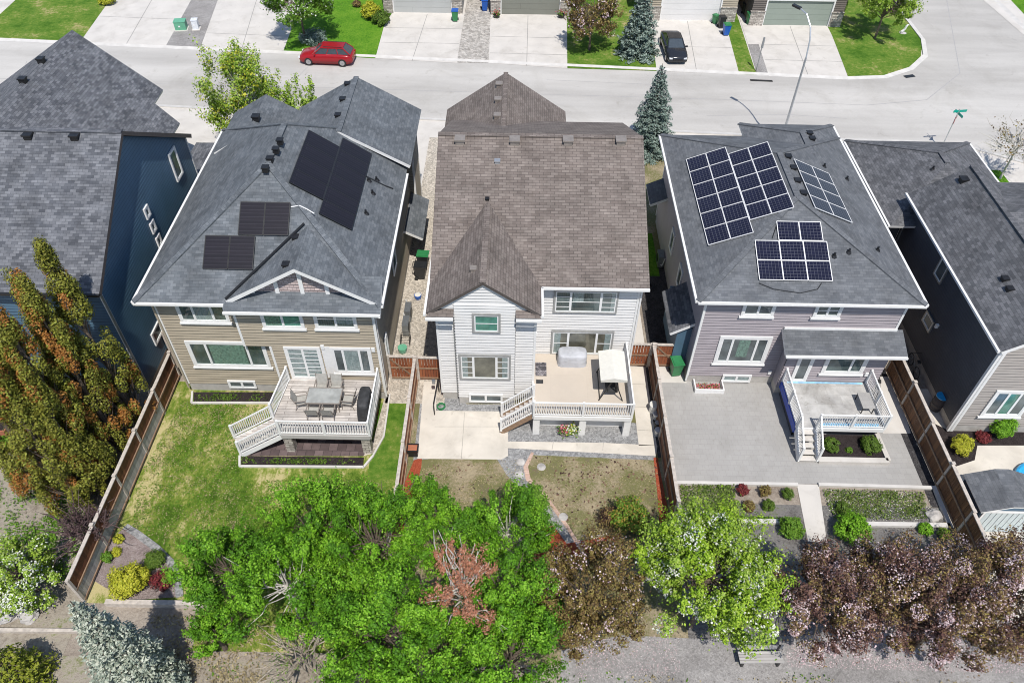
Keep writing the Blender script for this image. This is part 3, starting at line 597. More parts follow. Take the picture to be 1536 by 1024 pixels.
def window(parent, A, B, z0, z1, lights, trim=.11, tm='white_trim', back='room_dark', sill=True, grid=0, curt=None, name='window', depth=.10):
    """trimmed window on a wall running A->B (outside right hand); lights = widths of the sashes"""
    A, B = Vector(A[:2]), Vector(B[:2]); L = (B - A).length; d = (B - A) / L; n = Vector((d.y, -d.x))
    def bx(mb, s0, s1, za, zb, o0, o1, mat=0):
        c = [A + d * s0 + n * o0, A + d * s1 + n * o0, A + d * s1 + n * o1, A + d * s0 + n * o1]; mb.prism([(p.x, p.y) for p in c], za, zb, mat)
    W = MB(); t = trim
    bx(W, 0, t, z0, z1, .02, depth); bx(W, L - t, L, z0, z1, .02, depth); bx(W, t, L - t, z1 - t, z1, .02, depth); bx(W, t, L - t, z0, z0 + t, .02, depth)
    if sill: bx(W, -.06, L + .06, z0 - .10, z0, .02, depth + .04)
    fr = .055; tot = sum(lights); s = t; inner = L - 2 * t; xs = []
    for i, q in enumerate(lights):
        w_ = inner * q / tot; xs.append((s, s + w_)); a, b = s, s + w_
        bx(W, a, a + fr, z0 + t, z1 - t, .02, depth - .01, 1); bx(W, b - fr, b, z0 + t, z1 - t, .02, depth - .01, 1)
        bx(W, a + fr, b - fr, z0 + t, z0 + t + fr, .02, depth - .01, 1); bx(W, a + fr, b - fr, z1 - t - fr, z1 - t, .02, depth - .01, 1)
        g = grid[i] if isinstance(grid, (list, tuple)) else grid
        for k in range(1, g): zz = z0 + t + (z1 - z0 - 2 * t) * k / g; bx(W, a + fr, b - fr, zz - .016, zz + .016, .072, depth - .012, 1)
        s += w_
    o = W.build(name, [tm, 'white_vinyl'], parent)
    def face(s0, s1, za, zb, off): p, q = A + d * s0 + n * off, A + d * s1 + n * off; return [(p.x, p.y, za), (q.x, q.y, za), (q.x, q.y, zb), (p.x, p.y, zb)]
    MB().poly(face(t, L - t, z0 + t, z1 - t, .070)).build('pane', 'pane', o)
    m = MB(); bx(m, t * .8, L - t * .8, z0 + t * .8, z1 - t * .8, .005, .050); m.build('room_backing', back, o)
    if curt:
        m = MB()
        for i, mt, fa, fb, zt in curt:
            a, b = xs[i]; w_ = b - a; k = 12
            s0, s1 = a + fr + (w_ - 2 * fr) * fa, a + fr + (w_ - 2 * fr) * fb; ztop = z1 - t; zb = ztop - (z1 - z0 - 2 * t) * zt
            for j in range(k):
                u0, u1 = s0 + (s1 - s0) * j / k, s0 + (s1 - s0) * (j + 1) / k; o0, o1 = (.053, .063) if j % 2 else (.063, .053)
                p, q = A + d * u0 + n * o0, A + d * u1 + n * o1; m.poly([(p.x, p.y, zb), (q.x, q.y, zb), (q.x, q.y, ztop), (p.x, p.y, ztop)])
        m.build('curtain', curt[0][1], o)
    return o
def wpx(Y, bl, br, topy):
    """window rectangle on the wall plane Y from its two bottom corners and its top edge in the photograph"""
    a, b = GY(*bl, Y), GY(*br, Y); z0 = (a.z + b.z) / 2; z1 = GY((bl[0] + br[0]) / 2, topy, Y).z; return (a.x, Y), (b.x, Y), z0 + .1, z1
def vent(kind, p, n=(0, 0, 1), roof=None, mat='black_plastic', s=1.0, rz=0):
    """a roof vent sitting on the plane through p"""
    m = MB(); p = Vector(p)
    if kind == 'box':
        m.box((p.x - .17 * s, p.y - .17 * s, p.z - .15), (p.x + .17 * s, p.y + .17 * s, p.z + .10 * s)); m.box((p.x - .21 * s, p.y - .21 * s, p.z + .10 * s), (p.x + .21 * s, p.y + .21 * s, p.z + .17 * s)); nm = 'roof_vent'
    else:
        m.tube(p - Vector((0, 0, .1)), p + Vector((0, 0, .2)), .06, .055, 8); m.tube(p - Vector((0, 0, .05)), p + Vector((0, 0, .06)), .16, .09, 8); nm = 'vent_pipe'
    return m.build(nm, mat, roof)
def downspout(parent, pts, mat='white_trim'):
    m = MB()
    for a, b in zip(pts, pts[1:]): m.beam(a, b, .08, .07)
    return m.build('downspout', mat, parent)
def light_fixture(parent, p, mat='white_vinyl'):
    p = Vector(p); m = MB(); m.box((p.x - .08, p.y - .1, p.z - .12), (p.x + .08, p.y + .02, p.z + .12)); return m.build('wall_lamp', mat, parent)
def panels(parent, P0, du, dv, nu, nv, n, gap=.02, cell='cells_black', frame='black_metal', lift=.10, skip=()):
    """solar panels in rows on a roof plane: P0 corner, du/dv one panel's edges"""
    P0, du, dv, n = Vector(P0), Vector(du), Vector(dv), Vector(n).normalized(); U, V_ = du.length, dv.length
    for i in range(nu):
        for j in range(nv):
            if (i, j) in skip: continue
            a = P0 + du * i + dv * j + n * lift; e = du.normalized() * gap / 2; g = dv.normalized() * gap / 2; c = [a + e + g, a + du - e + g, a + du + dv - e - g, a + dv + e - g]
            m = MB(); b = [p - n * .04 for p in c]; up = [p + n * .004 for p in c]
            m.poly(c, 0)
            for k in range(4): m.poly([b[k], b[(k + 1) % 4], c[(k + 1) % 4], c[k]], 0)
            for k in range(4): m.beam((c[k] + n * .002), (c[(k + 1) % 4] + n * .002), .035, .02, 0, n)
            q = [a + e * 3 + g * 3, a + du - e * 3 + g * 3, a + du + dv - e * 3 - g * 3, a + dv + e * 3 - g * 3]
            o = m.build('solar_panel', frame, parent); k = MB(); k.poly([p + n * .006 for p in q], 0, [(.02, .02), (U - .02, .02), (U - .02, V_ - .02), (.02, V_ - .02)]); k.build('cells', cell, o)

# ---- middle house: white siding, taupe roof
H = thing('house', 'white sided two storey house with a brown shingle roof and steep rear gable', 'house', (1.2, 30, 0))
xl, xr = -3.97, 6.21; ye, yr, yf = 26.26, 33.63, 40.95; ze, zr = 6.4, 9.84
wallset(H, [(-3.57, 24.8), (.95, 24.8), (.95, 26.7), (5.85, 26.7), (5.85, 40.5), (-3.57, 40.5)], .5, 6.45, 'siding_white', fz=.5)
m = MB(); siding(m, (5.85, 26.7), (5.85, 40.5), 6.45, 6.45001, (.5, 9.55)); siding(m, (-3.57, 40.5), (-3.57, 26.7), 6.45, 6.45001, (.5, 9.55)); m.build('gable_wall', LAP_SHADE('siding_white'), H)
R1 = roofmesh(H, [[(xl, ye, ze), (xr, ye, ze), (xr, yr, zr), (xl, yr, zr)], [(xl, yr, zr), (xr, yr, zr), (xr, yf, ze), (xl, yf, ze)]], 'shingle_taupe', caps=[((xl, yr, zr), (xr, yr, zr))])
bx, bz, bl_, br_ = -1.40, 8.28, -3.98, 1.19
R2 = roofmesh(H, [[(bl_, 24.38, ze), (bx, 24.38, bz), (bx, 30.35, bz), (bl_, 26.3, ze)], [(bx, 24.38, bz), (br_, 24.38, ze), (br_, 26.3, ze), (bx, 30.35, bz)]], 'shingle_taupe', 'brown_fascia', caps=[((bx, 24.38, bz), (bx, 29.9, bz))])
m = MB(); siding(m, (-3.5, 24.55), (.72, 24.55), 6.45, 6.46, (.5, 8.1)); siding(m, (-2.72, 24.5), (.02, 24.5), .5, 6.9); siding(m, (.02, 24.5), (.02, 24.85), .5, 6.9); siding(m, (-2.72, 24.85), (-2.72, 24.5), .5, 6.9); m.build('bay_wall', LAP_SHADE('siding_white'), H)
MB().prism([(-2.72, 24.5), (.02, 24.5), (.02, 24.9), (-2.72, 24.9)], -.2, .49).build('bay_foundation', 'foundation', H)
R3 = roofmesh(H, [[(bl_, 24.22, 6.33), (-2.73, 24.22, 6.33), (-2.73, 24.6, 6.62), (bl_ + .35, 24.6, 6.62)], [(.03, 24.22, 6.33), (br_, 24.22, 6.33), (br_ - .35, 24.6, 6.62), (.03, 24.6, 6.62)]], 'shingle_taupe', name='skirt_roof', th=.12)
gutter(R1, [((br_ + .03, ye - .05, ze), (xr, ye - .05, ze))]); gutter(R2, [((bl_ - .05, 24.3, ze), (bl_ - .05, 33, ze)), ((br_ + .05, 24.3, ze), (br_ + .05, 26.2, ze))]); gutter(R3, [((bl_, 24.16, 6.3), (-2.75, 24.16, 6.3)), ((.05, 24.16, 6.3), (br_, 24.16, 6.3))])
gx, gz, gl, gr = -.82, 7.75, -4.55, 2.98
R4 = roofmesh(H, [[(gl, 36.2, 5.2), (gx, 37.9, gz), (gx, 44.3, gz), (gl, 44.3, 5.2)], [(gx, 37.9, gz), (gr, 36.2, 5.2), (gr, 44.3, 5.2), (gx, 44.3, gz)]], 'shingle_taupe', 'brown_fascia', name='garage_roof', caps=[((gx, 38.0, gz), (gx, 44.3, gz))])
wallset(H, [(-4.1, 40.3), (2.5, 40.3), (2.5, 43.9), (-4.1, 43.9)], .3, 5.3, 'siding_white', 'garage_wall', gables={2: (.5, 7.5)}, fz=.3)
for a in ((690, 212), (772, 213), (852, 213), (931, 213)): vent('box', GP(*a, (0, ye, ze), Vector((0, -(zr - ze), yr - ye))), roof=R1, mat='taupe_metal', s=1.25)
vent('box', GP(746, 243, (0, ye, ze), Vector((0, -(zr - ze), yr - ye))), roof=R1, mat='galvanised', s=.7); vent('box', GP(731, 299, (0, ye, ze), Vector((0, -(zr - ze), yr - ye))), roof=R1, s=.5)
nb = Vector((bz - ze, 0, bx - br_)).normalized() * -1; nbl = Vector((-(bz - ze), 0, bx - bl_)).normalized()
vent('box', GP(710, 404, (bl_, 0, ze), nbl), roof=R2, mat='taupe_metal', s=.7); vent('pipe', GP(741, 376, (br_, 0, ze), nb), roof=R2, mat='taupe_metal')
ng = Vector((-(gz - 5.2), 0, gx - gl)).normalized()
for a in ((749, 128), (747, 151), (746, 175)): vent('box', GP(*a, (gl, 0, 5.2), ng), roof=R4, mat='taupe_metal')
A, B, z0, z1 = wpx(24.5, (709, 500), (751, 500), 469); window(H, A, B, z0, z1, [1], tm='siding_grey', back='blind_teal', sill=False, trim=.1, grid=2)
A, B, z0, z1 = wpx(24.5, (690, 569), (766, 570), 530.5); window(H, A, B, z0, z1, [.8, 1.5, .8], tm='siding_grey', back='room_warm', sill=False, trim=.1, grid=[4, 0, 4], curt=[(0, 'curtain_grey', 0, .55, 1), (2, 'curtain_grey', .45, 1, 1)])
A, B, z0, z1 = wpx(24.5, (704, 605), (754, 605), 589.5); window(H, A, B, max(z0, .2), max(z1, .75), [1, 1], tm='white_vinyl', back='room_grey', sill=False, trim=.05)
A, B, z0, z1 = wpx(26.7, (829, 470), (924, 471), 434); window(H, A, B, z0, z1, [.8, 1.6, .8], tm='siding_grey', sill=False, trim=.09, grid=[4, 2, 4], back='room_dark', curt=[(1, 'curtain_grey', .05, .42, .5), (2, 'curtain_grey', .7, 1, 1)])
A, B, z0, z1 = wpx(26.7, (825, 532), (916, 533), 495); window(H, A, B, z0, z1, [.8, 1.5, .8], tm='siding_grey', sill=False, trim=.09, grid=[2, 0, 2], back='room_warm', curt=[(0, 'curtain_grey', 0, .5, 1), (2, 'curtain_grey', .55, 1, 1)])
downspout(H, [(6.0, 26.2, 6.3), (5.95, 26.62, 6.0), (5.95, 26.62, .2)], 'siding_white'); downspout(H, [(-2.78, 24.72, 6.2), (-2.78, 24.72, .3)], 'siding_grey')
light_fixture(H, (1.02, 26.66, 2.9)); light_fixture(H, (-4.0, 24.9, 1.2), 'grey_metal')

# ---- left house: tan siding, blue-grey hip roof with black solar panels
H = thing('house', 'tan sided two storey house with a blue grey hip roof carrying flat black solar panels', 'house', (-11.4, 30, 0))
wallset(H, [(-16.45, 25.05), (-6.5, 25.05), (-6.5, 38.5), (-16.45, 38.5)], .55, 6.7, 'siding_tan', fz=.75); wallset(H, [(-11.55, 24.7), (-6.45, 24.7), (-6.45, 25.0), (-11.55, 25.0)], .55, 3.75, 'siding_tan', 'bump_wall', fz=.75); wallset(H, [(-12.75, 24.7), (-6.45, 24.7), (-6.45, 25.0), (-12.75, 25.0)], 3.75, 6.6, 'siding_tan', 'upper_bump_wall', found=False); MB().box((-12.74, 24.71, 3.7), (-6.46, 25.0, 3.748)).build('bump_soffit', 'soffit_dark', H)
e = 6.65; XL, XR, YR, YF = -16.98, -5.98, 24.5, 38.98; P1, P2 = (-11.48, 30.0, 10.35), (-11.48, 33.5, 10.35)
def zrear(y): return e + (y - YR) * (10.35 - e) / 5.5
R1 = roofmesh(H, [[(XL, YR, e), (XR, YR, e), P1], [(XR, YR, e), (XR, YF, e), P2, P1], [(XR, YF, e), (XL, YF, e), P2], [(XL, YF, e), (XL, YR, e), P1, P2]], 'shingle_blue', caps=[(P1, P2), ((XL, YR, e), P1), ((XR, YR, e), P1), ((XL, YF, e), P2), ((XR, YF, e), P2)])
Rb = roofmesh(H, [[(-12.95, 24.2, e - .18), (XR + .02, 24.2, e - .18), (XR + .02, 25.6, e + .78), (-12.95, 25.6, e + .78)]], 'shingle_blue', name='bump_roof')
ga, gzz = (-9.45, 8.68), 6.88
R2 = roofmesh(H, [[(-12.86, 24.55, gzz - .12), (-9.45, 24.55, 8.7), (-9.45, 27.9, 8.7), (-12.86, 25.2, gzz - .12)], [(-9.45, 24.55, 8.7), (-6.12, 24.55, gzz - .12), (-6.12, 28.5, gzz - .12), (-9.45, 27.9, 8.7)]], 'shingle_blue', name='rear_gable_roof', th=.2)
m = MB(); siding(m, (-12.6, 25.0), (-6.35, 25.0), 6.7, 6.71, (.5, 8.55)); 
m.build('gable_wall', LAP_SHADE('shake_pink'), H)
for s in (-.36, -.18, 0, .18, .36): m = MB(); x = -9.45 + s * 6.2; m.box((x - .09, 24.9, 6.75), (x + .09, 24.96, 8.5 - abs(s) * 2 * 1.85 - .05)); m.build('gable_batten', 'white_trim', H)
gutter(R1, [((XL, YR - .06, e), (-12.95, YR - .06, e)), ((XL - .06, YR, e), (XL - .06, YF, e)), ((XR + .06, YR, e), (XR + .06, 34.9, e))]); gutter(Rb, [((-12.95, 24.14, e - .18), (XR + .02, 24.14, e - .18))])
R3 = roofmesh(H, [[(-12.9, 35.1, 7.0), (-9.32, 35.1, 9.0), (-9.32, 41.0, 9.0), (-12.9, 41.0, 7.0)], [(-9.32, 35.1, 9.0), (-5.74, 35.1, 7.0), (-5.74, 41.0, 7.0), (-9.32, 41.0, 9.0)]], 'shingle_blue', name='garage_roof', caps=[((-9.32, 35.1, 9.0), (-9.32, 41.0, 9.0))], th=.18)
wallset(H, [(-12.3, 38.4), (-6.15, 38.4), (-6.15, 40.6), (-12.3, 40.6)], .3, 7.0, 'siding_tan', 'garage_wall', gables={2: (.5, 8.8)}, fz=.3)
R4 = roofmesh(H, [[(-16.6, 36.0, 7.0), (-14.5, 36.0, 8.2), (-14.5, 40.3, 8.2), (-16.6, 40.3, 7.0)], [(-14.5, 36.0, 8.2), (-12.4, 36.0, 7.0), (-12.4, 40.3, 7.0), (-14.5, 40.3, 8.2)]], 'shingle_blue', name='front_gable_roof')
nr = Vector((10.35 - e, 0, 5.5)).normalized(); nrear = Vector((0, -(10.35 - e), 5.5)).normalized(); nl_ = Vector((-(10.35 - e), 0, 5.5)).normalized()
for a in ((420, 212), (414, 225), (405, 239), (398, 253)): vent('box', GP(*a, P1, nl_), roof=R1, s=.75)
n3 = Vector((-2.0, 0, 3.58)).normalized()
for a in ((521, 127), (514, 150), (507, 174)): vent('box', GP(*a, (-9.32, 0, 9), n3), roof=R3, s=.8)
for a in ((553, 271), (565, 270), (559, 290), (549, 320)): vent('pipe', GP(*a, P1, nr), roof=R1)
vent('box', GP(384, 177, (-14.5, 0, 8.2), n3), roof=R4); n2 = Vector((-1.94, 0, 3.41)).normalized()
for a in ((443, 357), (429, 398)): vent('box', GP(*a, (-9.45, 0, 8.7), n2), roof=R2, s=.75)
# black arrays: two on the rear slope, one large on the right slope
S_up = Vector((0, 5.5, 3.7)).normalized(); a0 = GP(305, 404, P1, nrear); a1 = GP(380, 405, P1, nrear); wdt = (a1.x - a0.x) / 2; ht = (GP(305, 354, P1, nrear) - a0).length
panels(H, a0, (wdt, 0, 0), S_up * ht, 2, 1, nrear)
a0 = GP(358, 353, P1, nrear); a1 = GP(433, 354, P1, nrear); wdt = (a1.x - a0.x) / 2; panels(H, a0, (wdt, 0, 0), S_up * ht, 2, 1, nrear)
su = Vector((-5.5, 0, 3.7)).normalized()
c0 = GP(430, 281, P1, nr); c1 = GP(478, 299, P1, nr); c2 = GP(462, 203, P1, nr); LL = (c2 - c0).y / 4; WW = abs((c1 - c0).dot(su))
c_save = (c0, c1, LL)
d0 = GP(477, 322, P1, nr); d1 = GP(527, 345, P1, nr); d2 = GP(508, 206, P1, nr); LL = (d2 - d0).y / 6; WW = abs((d1 - d0).dot(su))
panels(H, (d1.x, d0.y, d1.z), su * WW, (0, LL, 0), 1, 6, nr)
e0 = Vector((d1.x, c_save[0].y + .3, d1.z)) + su * (WW + .01); panels(H, e0, su * abs((c_save[0] - e0).dot(su)), (0, c_save[2], 0), 1, 4, nr)
def pipe(parent, pts, r, mat, name='conduit'):
    m = MB(); m.path([Vector(p) for p in pts], r); return m.build(name, mat, parent)
off = nrear * .05
m = MB(); a, b = GP(457, 336, P1, nrear), GP(339, 449, P1, nrear); m.beam(a + nrear * .10, b + nrear * .10, .11, .04); m.build('valley_flashing', 'black_metal', R2)
pipe(R1, [GP(x, y, P1, nrear) + off for x, y in ((437, 311), (450, 309), (462, 315), (472, 321))], .025, 'white_trim')
pipe(R1, [GP(x, y, P1, nr) + nr * .05 for x, y in ((548, 265), (576, 279), (589, 284))], .03, 'black_metal')
wy = 25.05
A, B, z0, z1 = wpx(wy, (274, 484), (348, 484), 449); window(H, A, B, z0, min(z1, 6.45), [1, 1.4, 1], back='room_dark', curt=[(1, 'curtain_grey', 0, 1, 1)])
A, B, z0, z1 = wpx(wy, (294, 550), (409, 551), 511); window(H, A, B, z0, z1, [.6, 1.5, .6], back='room_dark', curt=[(1, 'curtain_green', .05, .95, 1)], trim=.14)
A, B, z0, z1 = wpx(wy, (345, 579), (386, 579), 568); window(H, A, B, .3, .85, [1, 1], back='room_grey', sill=False, trim=.06)
wy = 24.7
A, B, z0, z1 = wpx(wy, (397, 493), (459, 493), 452); window(H, A, B, z0, min(z1, 6.3), [1, 1], back='blind_teal', curt=[(0, 'curtain_green', 0, .9, 1)])
A, B, z0, z1 = wpx(wy, (475, 494), (538, 494), 454); window(H, A, B, z0, min(z1, 6.3), [1, 1], back='room_dark', grid=2, curt=[(1, 'curtain_grey', 0, 1, .8)])
A, B, z0, z1 = wpx(wy, (440, 569), (492, 569), 519); window(H, A, B, 1.52, z1, [1, 1], back='curtain_grey', grid=[6, 8], sill=False, name='patio_door', trim=.12)
A, B, z0, z1 = wpx(wy, (504, 560), (563, 560), 520); window(H, A, B, z0, z1, [.75, 1.3, .75], back='room_grey', curt=[(1, 'curtain_grey', .0, 1, 1)], trim=.13)
m = MB(); a = GY(492, 565, wy); b = GY(503, 519, wy); m.box((a.x + .02, wy - .05, a.z), (GY(504, 560, wy).x - .01, wy - .01, b.z)); m.build('trim_board', 'white_trim', H)
downspout(H, [(-6.0, 24.1, 6.35), (-6.4, 24.6, 5.9), (-6.4, 24.6, .3)]); downspout(H, [(-16.9, 24.45, 6.5), (-16.5, 24.95, 6.1), (-16.5, 24.95, .3)], 'siding_tan')
light_fixture(H, GY(484, 519, wy)); light_fixture(H, GY(560, 523, wy))
# side door roof and its wall lamp on the passage side
roofmesh(H, [[(-6.4, 34.6, 3.0), (-5.35, 34.6, 2.45), (-5.35, 38.4, 2.45), (-6.4, 38.4, 3.0)]], 'shingle_blue', name='side_door_roof')
for y, z in ((30.2, 3.4),): window(H, (-6.45, y), (-6.45, y + 1.1), z, z + 1.1, [1], back='room_dark', sill=False)
window(H, (-6.45, 26.0), (-6.45, 26.5), 1.2, 3.0, [1], back='curtain_grey', sill=False, trim=.08)

# ---- right house: mauve siding, grey hip roof with white-framed panels
H = thing('house', 'mauve grey two storey house with a hip roof holding white framed solar panels', 'house', (13.8, 30, 0))
e = 6.1; XL, XR, YR, YF = 8.42, 18.93, 25.8, 40.2; pz = 8.26; P1, P2 = (13.68, 31.06, pz), (13.68, 35.0, pz); k = pz - e
wallset(H, [(8.95, 26.2), (18.35, 26.2), (18.35, 39.8), (8.95, 39.8)], .55, 6.1, 'siding_mauve', fz=.75); wallset(H, [(13.37, 25.5), (18.3, 25.5), (18.3, 26.15), (13.37, 26.15)], .55, 3.78, 'siding_mauve', 'bump_wall', fz=.75, corner=None)
R1 = roofmesh(H, [[(XL, YR, e), (XR, YR, e), P1], [(XR, YR, e), (XR, YF, e), P2, P1], [(XR, YF, e), (XL, YF, e), P2], [(XL, YF, e), (XL, YR, e), P1, P2]], 'shingle_grey', caps=[(P1, P2), ((XL, YR, e), P1), ((XR, YR, e), P1), ((XL, YF, e), P2), ((XR, YF, e), P2)])
roofmesh(H, [[(13.3, 36.5, e), (16.1, 36.5, 7.25), (16.1, 38.8, 7.25), (13.3, 41.6, e)], [(16.1, 36.5, 7.25), (XR, 36.5, e), (XR, 41.6, e), (16.1, 38.8, 7.25)], [(13.3, 41.6, e), (16.1, 38.8, 7.25), (XR, 41.6, e)]], 'shingle_grey', name='front_roof', caps=[((16.1, 36.5, 7.25), (16.1, 38.8, 7.25)), ((16.1, 38.8, 7.25), (13.3, 41.6, e)), ((16.1, 38.8, 7.25), (XR, 41.6, e))])
gutter(R1, [((XL, YR - .06, e), (XR, YR - .06, e)), ((XL - .06, YR, e), (XL - .06, YF, e)), ((XR + .06, YR, e), (XR + .06, 41.5, e))])
wallset(H, [(13.6, 39.7), (18.5, 39.7), (18.5, 41.2), (13.6, 41.2)], .3, 6.1, 'siding_mauve', 'front_wall', fz=.3)
nrear = Vector((0, -k, 5.26)).normalized(); nr = Vector((k, 0, 5.26)).normalized(); nlf = Vector((-k, 0, 5.26)).normalized()
sup = Vector((0, 5.26, k)).normalized()
a0 = GP(1138, 421, P1, nrear); a1 = GP(1248, 423, P1, nrear); wd = (a1.x - a0.x) / 3; hh = (GP(1136, 362, P1, nrear) - GP(1138, 421, P1, nrear)).length / 2
panels(H, a0, (wd, 0, 0), sup * hh, 3, 2, nrear, cell='cells_navy', frame='white_trim'); panels(H, a0 + Vector((wd, 0, 0)) + sup * (hh * 2 + .02), (wd * .93, 0, 0), sup * hh, 2, 1, nrear, cell='cells_navy', frame='white_trim')
sl = Vector((5.26, 0, k)).normalized()
q0 = GP(1063, 370, P1, nlf); q1 = GP(1031, 241, P1, nlf); q2 = GP(1131, 351, P1, nlf); n_ = 6; LL = (q1.y - q0.y) / n_; WW = (q2 - q0).dot(sl) / 2
panels(H, q0, sl * WW, (0, LL, 0), 2, 6, nlf, cell='cells_navy', frame='white_trim')
q3 = GP(1130, 331, P1, nlf); LL2 = (GP(1097, 232, P1, nlf).y - q3.y) / 5; q4 = GP(1195, 309, P1, nlf); WW2 = (q4 - q3).dot(sl) / 2
q3 = Vector((q0.x, q3.y, q0.z)) + sl * (2 * WW + .02); panels(H, q3, sl * WW2, (0, LL2, 0), 2, 5, nlf, cell='cells_navy', frame='white_trim')
q0 = GP(1221, 314, P1, nr); q1 = GP(1190, 241, P1, nr); q2 = GP(1275, 333, P1, nr); sr = Vector((5.26, 0, -k)).normalized(); LL = (q1.y - q0.y) / 4; WW = (q2 - q0).dot(sr) / 2
panels(H, q0, sr * WW, (0, LL, 0), 2, 4, nr, cell='cells_navy', frame='white_trim')
for a in ((1214, 201), (1218, 209)): vent('box', GP(*a, P1, nr), roof=R1, s=.8)
for a in ((1182, 236), (1190, 253), (1196, 272), (1205, 291)): vent('box', GP(*a, P1, nr), roof=R1, s=.8)
for a in ((1236, 250), (1270, 269), (1316, 375)): vent('pipe', GP(*a, P1, nr), roof=R1)
for a in ((1251, 384), (1273, 378)): vent('pipe', GP(*a, P1, nrear), roof=R1)
pipe(R1, [GP(x, y, P1, nrear) + nrear * .03 for x, y in ((1138, 425), (1160, 434), (1200, 440), (1226, 434), (1232, 425))], .02, 'black_metal'); pipe(R1, [GP(x, y, P1, nrear) + nrear * .04 for x, y in ((1158, 358), (1164, 340), (1170, 334))], .02, 'black_metal')
pt = [G(1175, 493, 3.75), G(1349, 489, 3.75), G(1175, 531, 3.3), G(1360, 532, 3.3)]
R5 = roofmesh(H, [[(12.92, 24.88, 3.58), (18.7, 24.88, 3.62), (18.7, 26.17, 4.12), (12.92, 26.17, 4.08)]], 'shingle_grey', name='porch_roof', th=.18); gutter(R5, [((12.92, 24.82, 3.56), (18.7, 24.82, 3.60))])
m = MB(); m.box((12.98, 26.08, 4.08), (18.4, 26.15, 4.2)); m.build('porch_flashing', 'white_trim', H)
wy = 26.2
A, B, z0, z1 = wpx(wy, (1109, 475), (1158, 475), 448); window(H, A, B, z0, min(z1, 5.9), [1, 1], back='room_grey')
A, B, z0, z1 = wpx(wy, (1068, 545), (1144, 546), 503); window(H, A, B, z0, z1, [.7, 1.6, .7], back='room_grey', curt=[(1, 'curtain_green', .25, .75, .8)], trim=.15)
A, B, z0, z1 = wpx(wy, (1079, 577), (1122, 577), 564); window(H, A, B, .15, .68, [1, 1], back='curtain_grey', sill=False, trim=.06)
wy = 25.5
A, B, z0, z1 = wpx(26.2, (1216, 477), (1257, 477), 452); window(H, A, B, z0, min(z1, 5.8), [1, 1], back='room_dark', grid=2)
A, B, z0, z1 = wpx(wy, (1184, 569), (1208, 569), 520); window(H, A, B, 1.07, 3.1, [1], back='room_grey', sill=False, name='back_door', trim=.12)
A, B, z0, z1 = wpx(wy, (1228, 561), (1291, 561), 525); window(H, A, B, z0, 3.2, [1.7, .8], back='room_dark', trim=.15)
light_fixture(H, GY(1154, 557, 26.2)); light_fixture(H, GY(1299, 560, 25.5)); downspout(H, [(8.5, 25.75, 5.95), (8.92, 26.14, 5.6), (8.92, 26.14, .2)])
m = MB(); m.box((8.2, 27.1, .5), (8.95, 30.3, 3.0)); m.build('chase_wall', 'siding_navy', H)
roofmesh(H, [[(7.75, 26.9, 2.85), (8.95, 26.9, 3.6), (8.95, 30.0, 3.6), (7.75, 30.0, 2.85)]], 'shingle_dark', name='chase_roof')
for y in (30.9, 34.0): window(H, (8.95, y + .9), (8.95, y), 2.0, 3.4, [1], back='room_grey', sill=False)
roofmesh(H, [[(7.9, 37.5, 3.0), (8.95, 37.5, 3.5), (8.95, 39.6, 3.5), (7.9, 39.6, 3.0)]], 'shingle_grey', name='side_door_roof')

# ---- far right house: taupe rear wall, dark side wall, gable roof
H = thing('house', 'taupe house at the right edge with a charcoal side wall and a white corner board', 'house', (24, 29, 0))
e = 6.1; xe, xg = 21.1, 23.75; pz = 7.95; xr = 29.5
wallset(H, [(21.5, 23.3), (31, 23.3), (31, 34.5), (21.5, 34.5)], .5, 6.2, 'siding_taupe', fz=.55, gables={0: (.28, 8.2)})
m = MB(); siding(m, (21.49, 34.5), (21.49, 23.38), .5, 6.15); m.build('side_wall', LAP_SHADE('siding_charcoal'), H)
R1 = roofmesh(H, [[(xe, 22.9, e), (xg, 22.9, pz), (xg, 34.6, pz), (xe, 34.6, e)], [(xg, 22.9, pz), (26.4, 22.9, e), (26.4, 34.6, e), (xg, 34.6, pz)]], 'shingle_dark', caps=[((xg, 22.9, pz), (xg, 34.6, pz))], th=.2)
gutter(R1, [((xe - .06, 22.95, e), (xe - .06, 34.7, e))])
roofmesh(H, [[(23.9, 22.9, 6.05), (33, 22.9, 6.05), (33, 31.0, 7.62), (23.9, 31.0, 7.62)], [(23.9, 31.0, 7.62), (33, 31.0, 7.62), (33, 36, 6.0), (23.9, 36, 6.0)]], 'shingle_dark', name='side_roof')
gz = 5.0
R2 = roofmesh(H, [[(20.1, 33.2, gz), (27.69, 33.2, gz), (27.69, 41.75, gz), (20.1, 41.75, gz)][0:2] + [(23.9, 36.9, 6.6)], [(27.69, 33.2, gz), (27.69, 41.75, gz), (23.9, 38.0, 6.6), (23.9, 36.9, 6.6)], [(27.69, 41.75, gz), (20.1, 41.75, gz), (23.9, 38.0, 6.6)], [(20.1, 41.75, gz), (20.1, 33.2, gz), (23.9, 36.9, 6.6), (23.9, 38.0, 6.6)]], 'shingle_dark', name='garage_roof', caps=[((23.9, 38, 6.6), (27.69, 41.75, gz)), ((23.9, 38, 6.6), (20.1, 41.75, gz)), ((23.9, 36.9, 6.6), (23.9, 38, 6.6))])
gutter(R2, [((20.04, 33.2, gz), (20.04, 41.7, gz)), ((27.75, 33.2, gz), (27.75, 41.7, gz))])
wallset(H, [(20.5, 34.5), (27.3, 34.5), (27.3, 41.3), (20.5, 41.3)], .3, 5.0, 'siding_charcoal', 'garage_wall', fz=.3, corner=None)
n5 = Vector((-(pz - e), 0, xg - xe)).normalized()
for a in ((1507, 419), (1514, 434)): vent('box', GP(*a, (xe, 0, e), n5), roof=R1, s=.75)
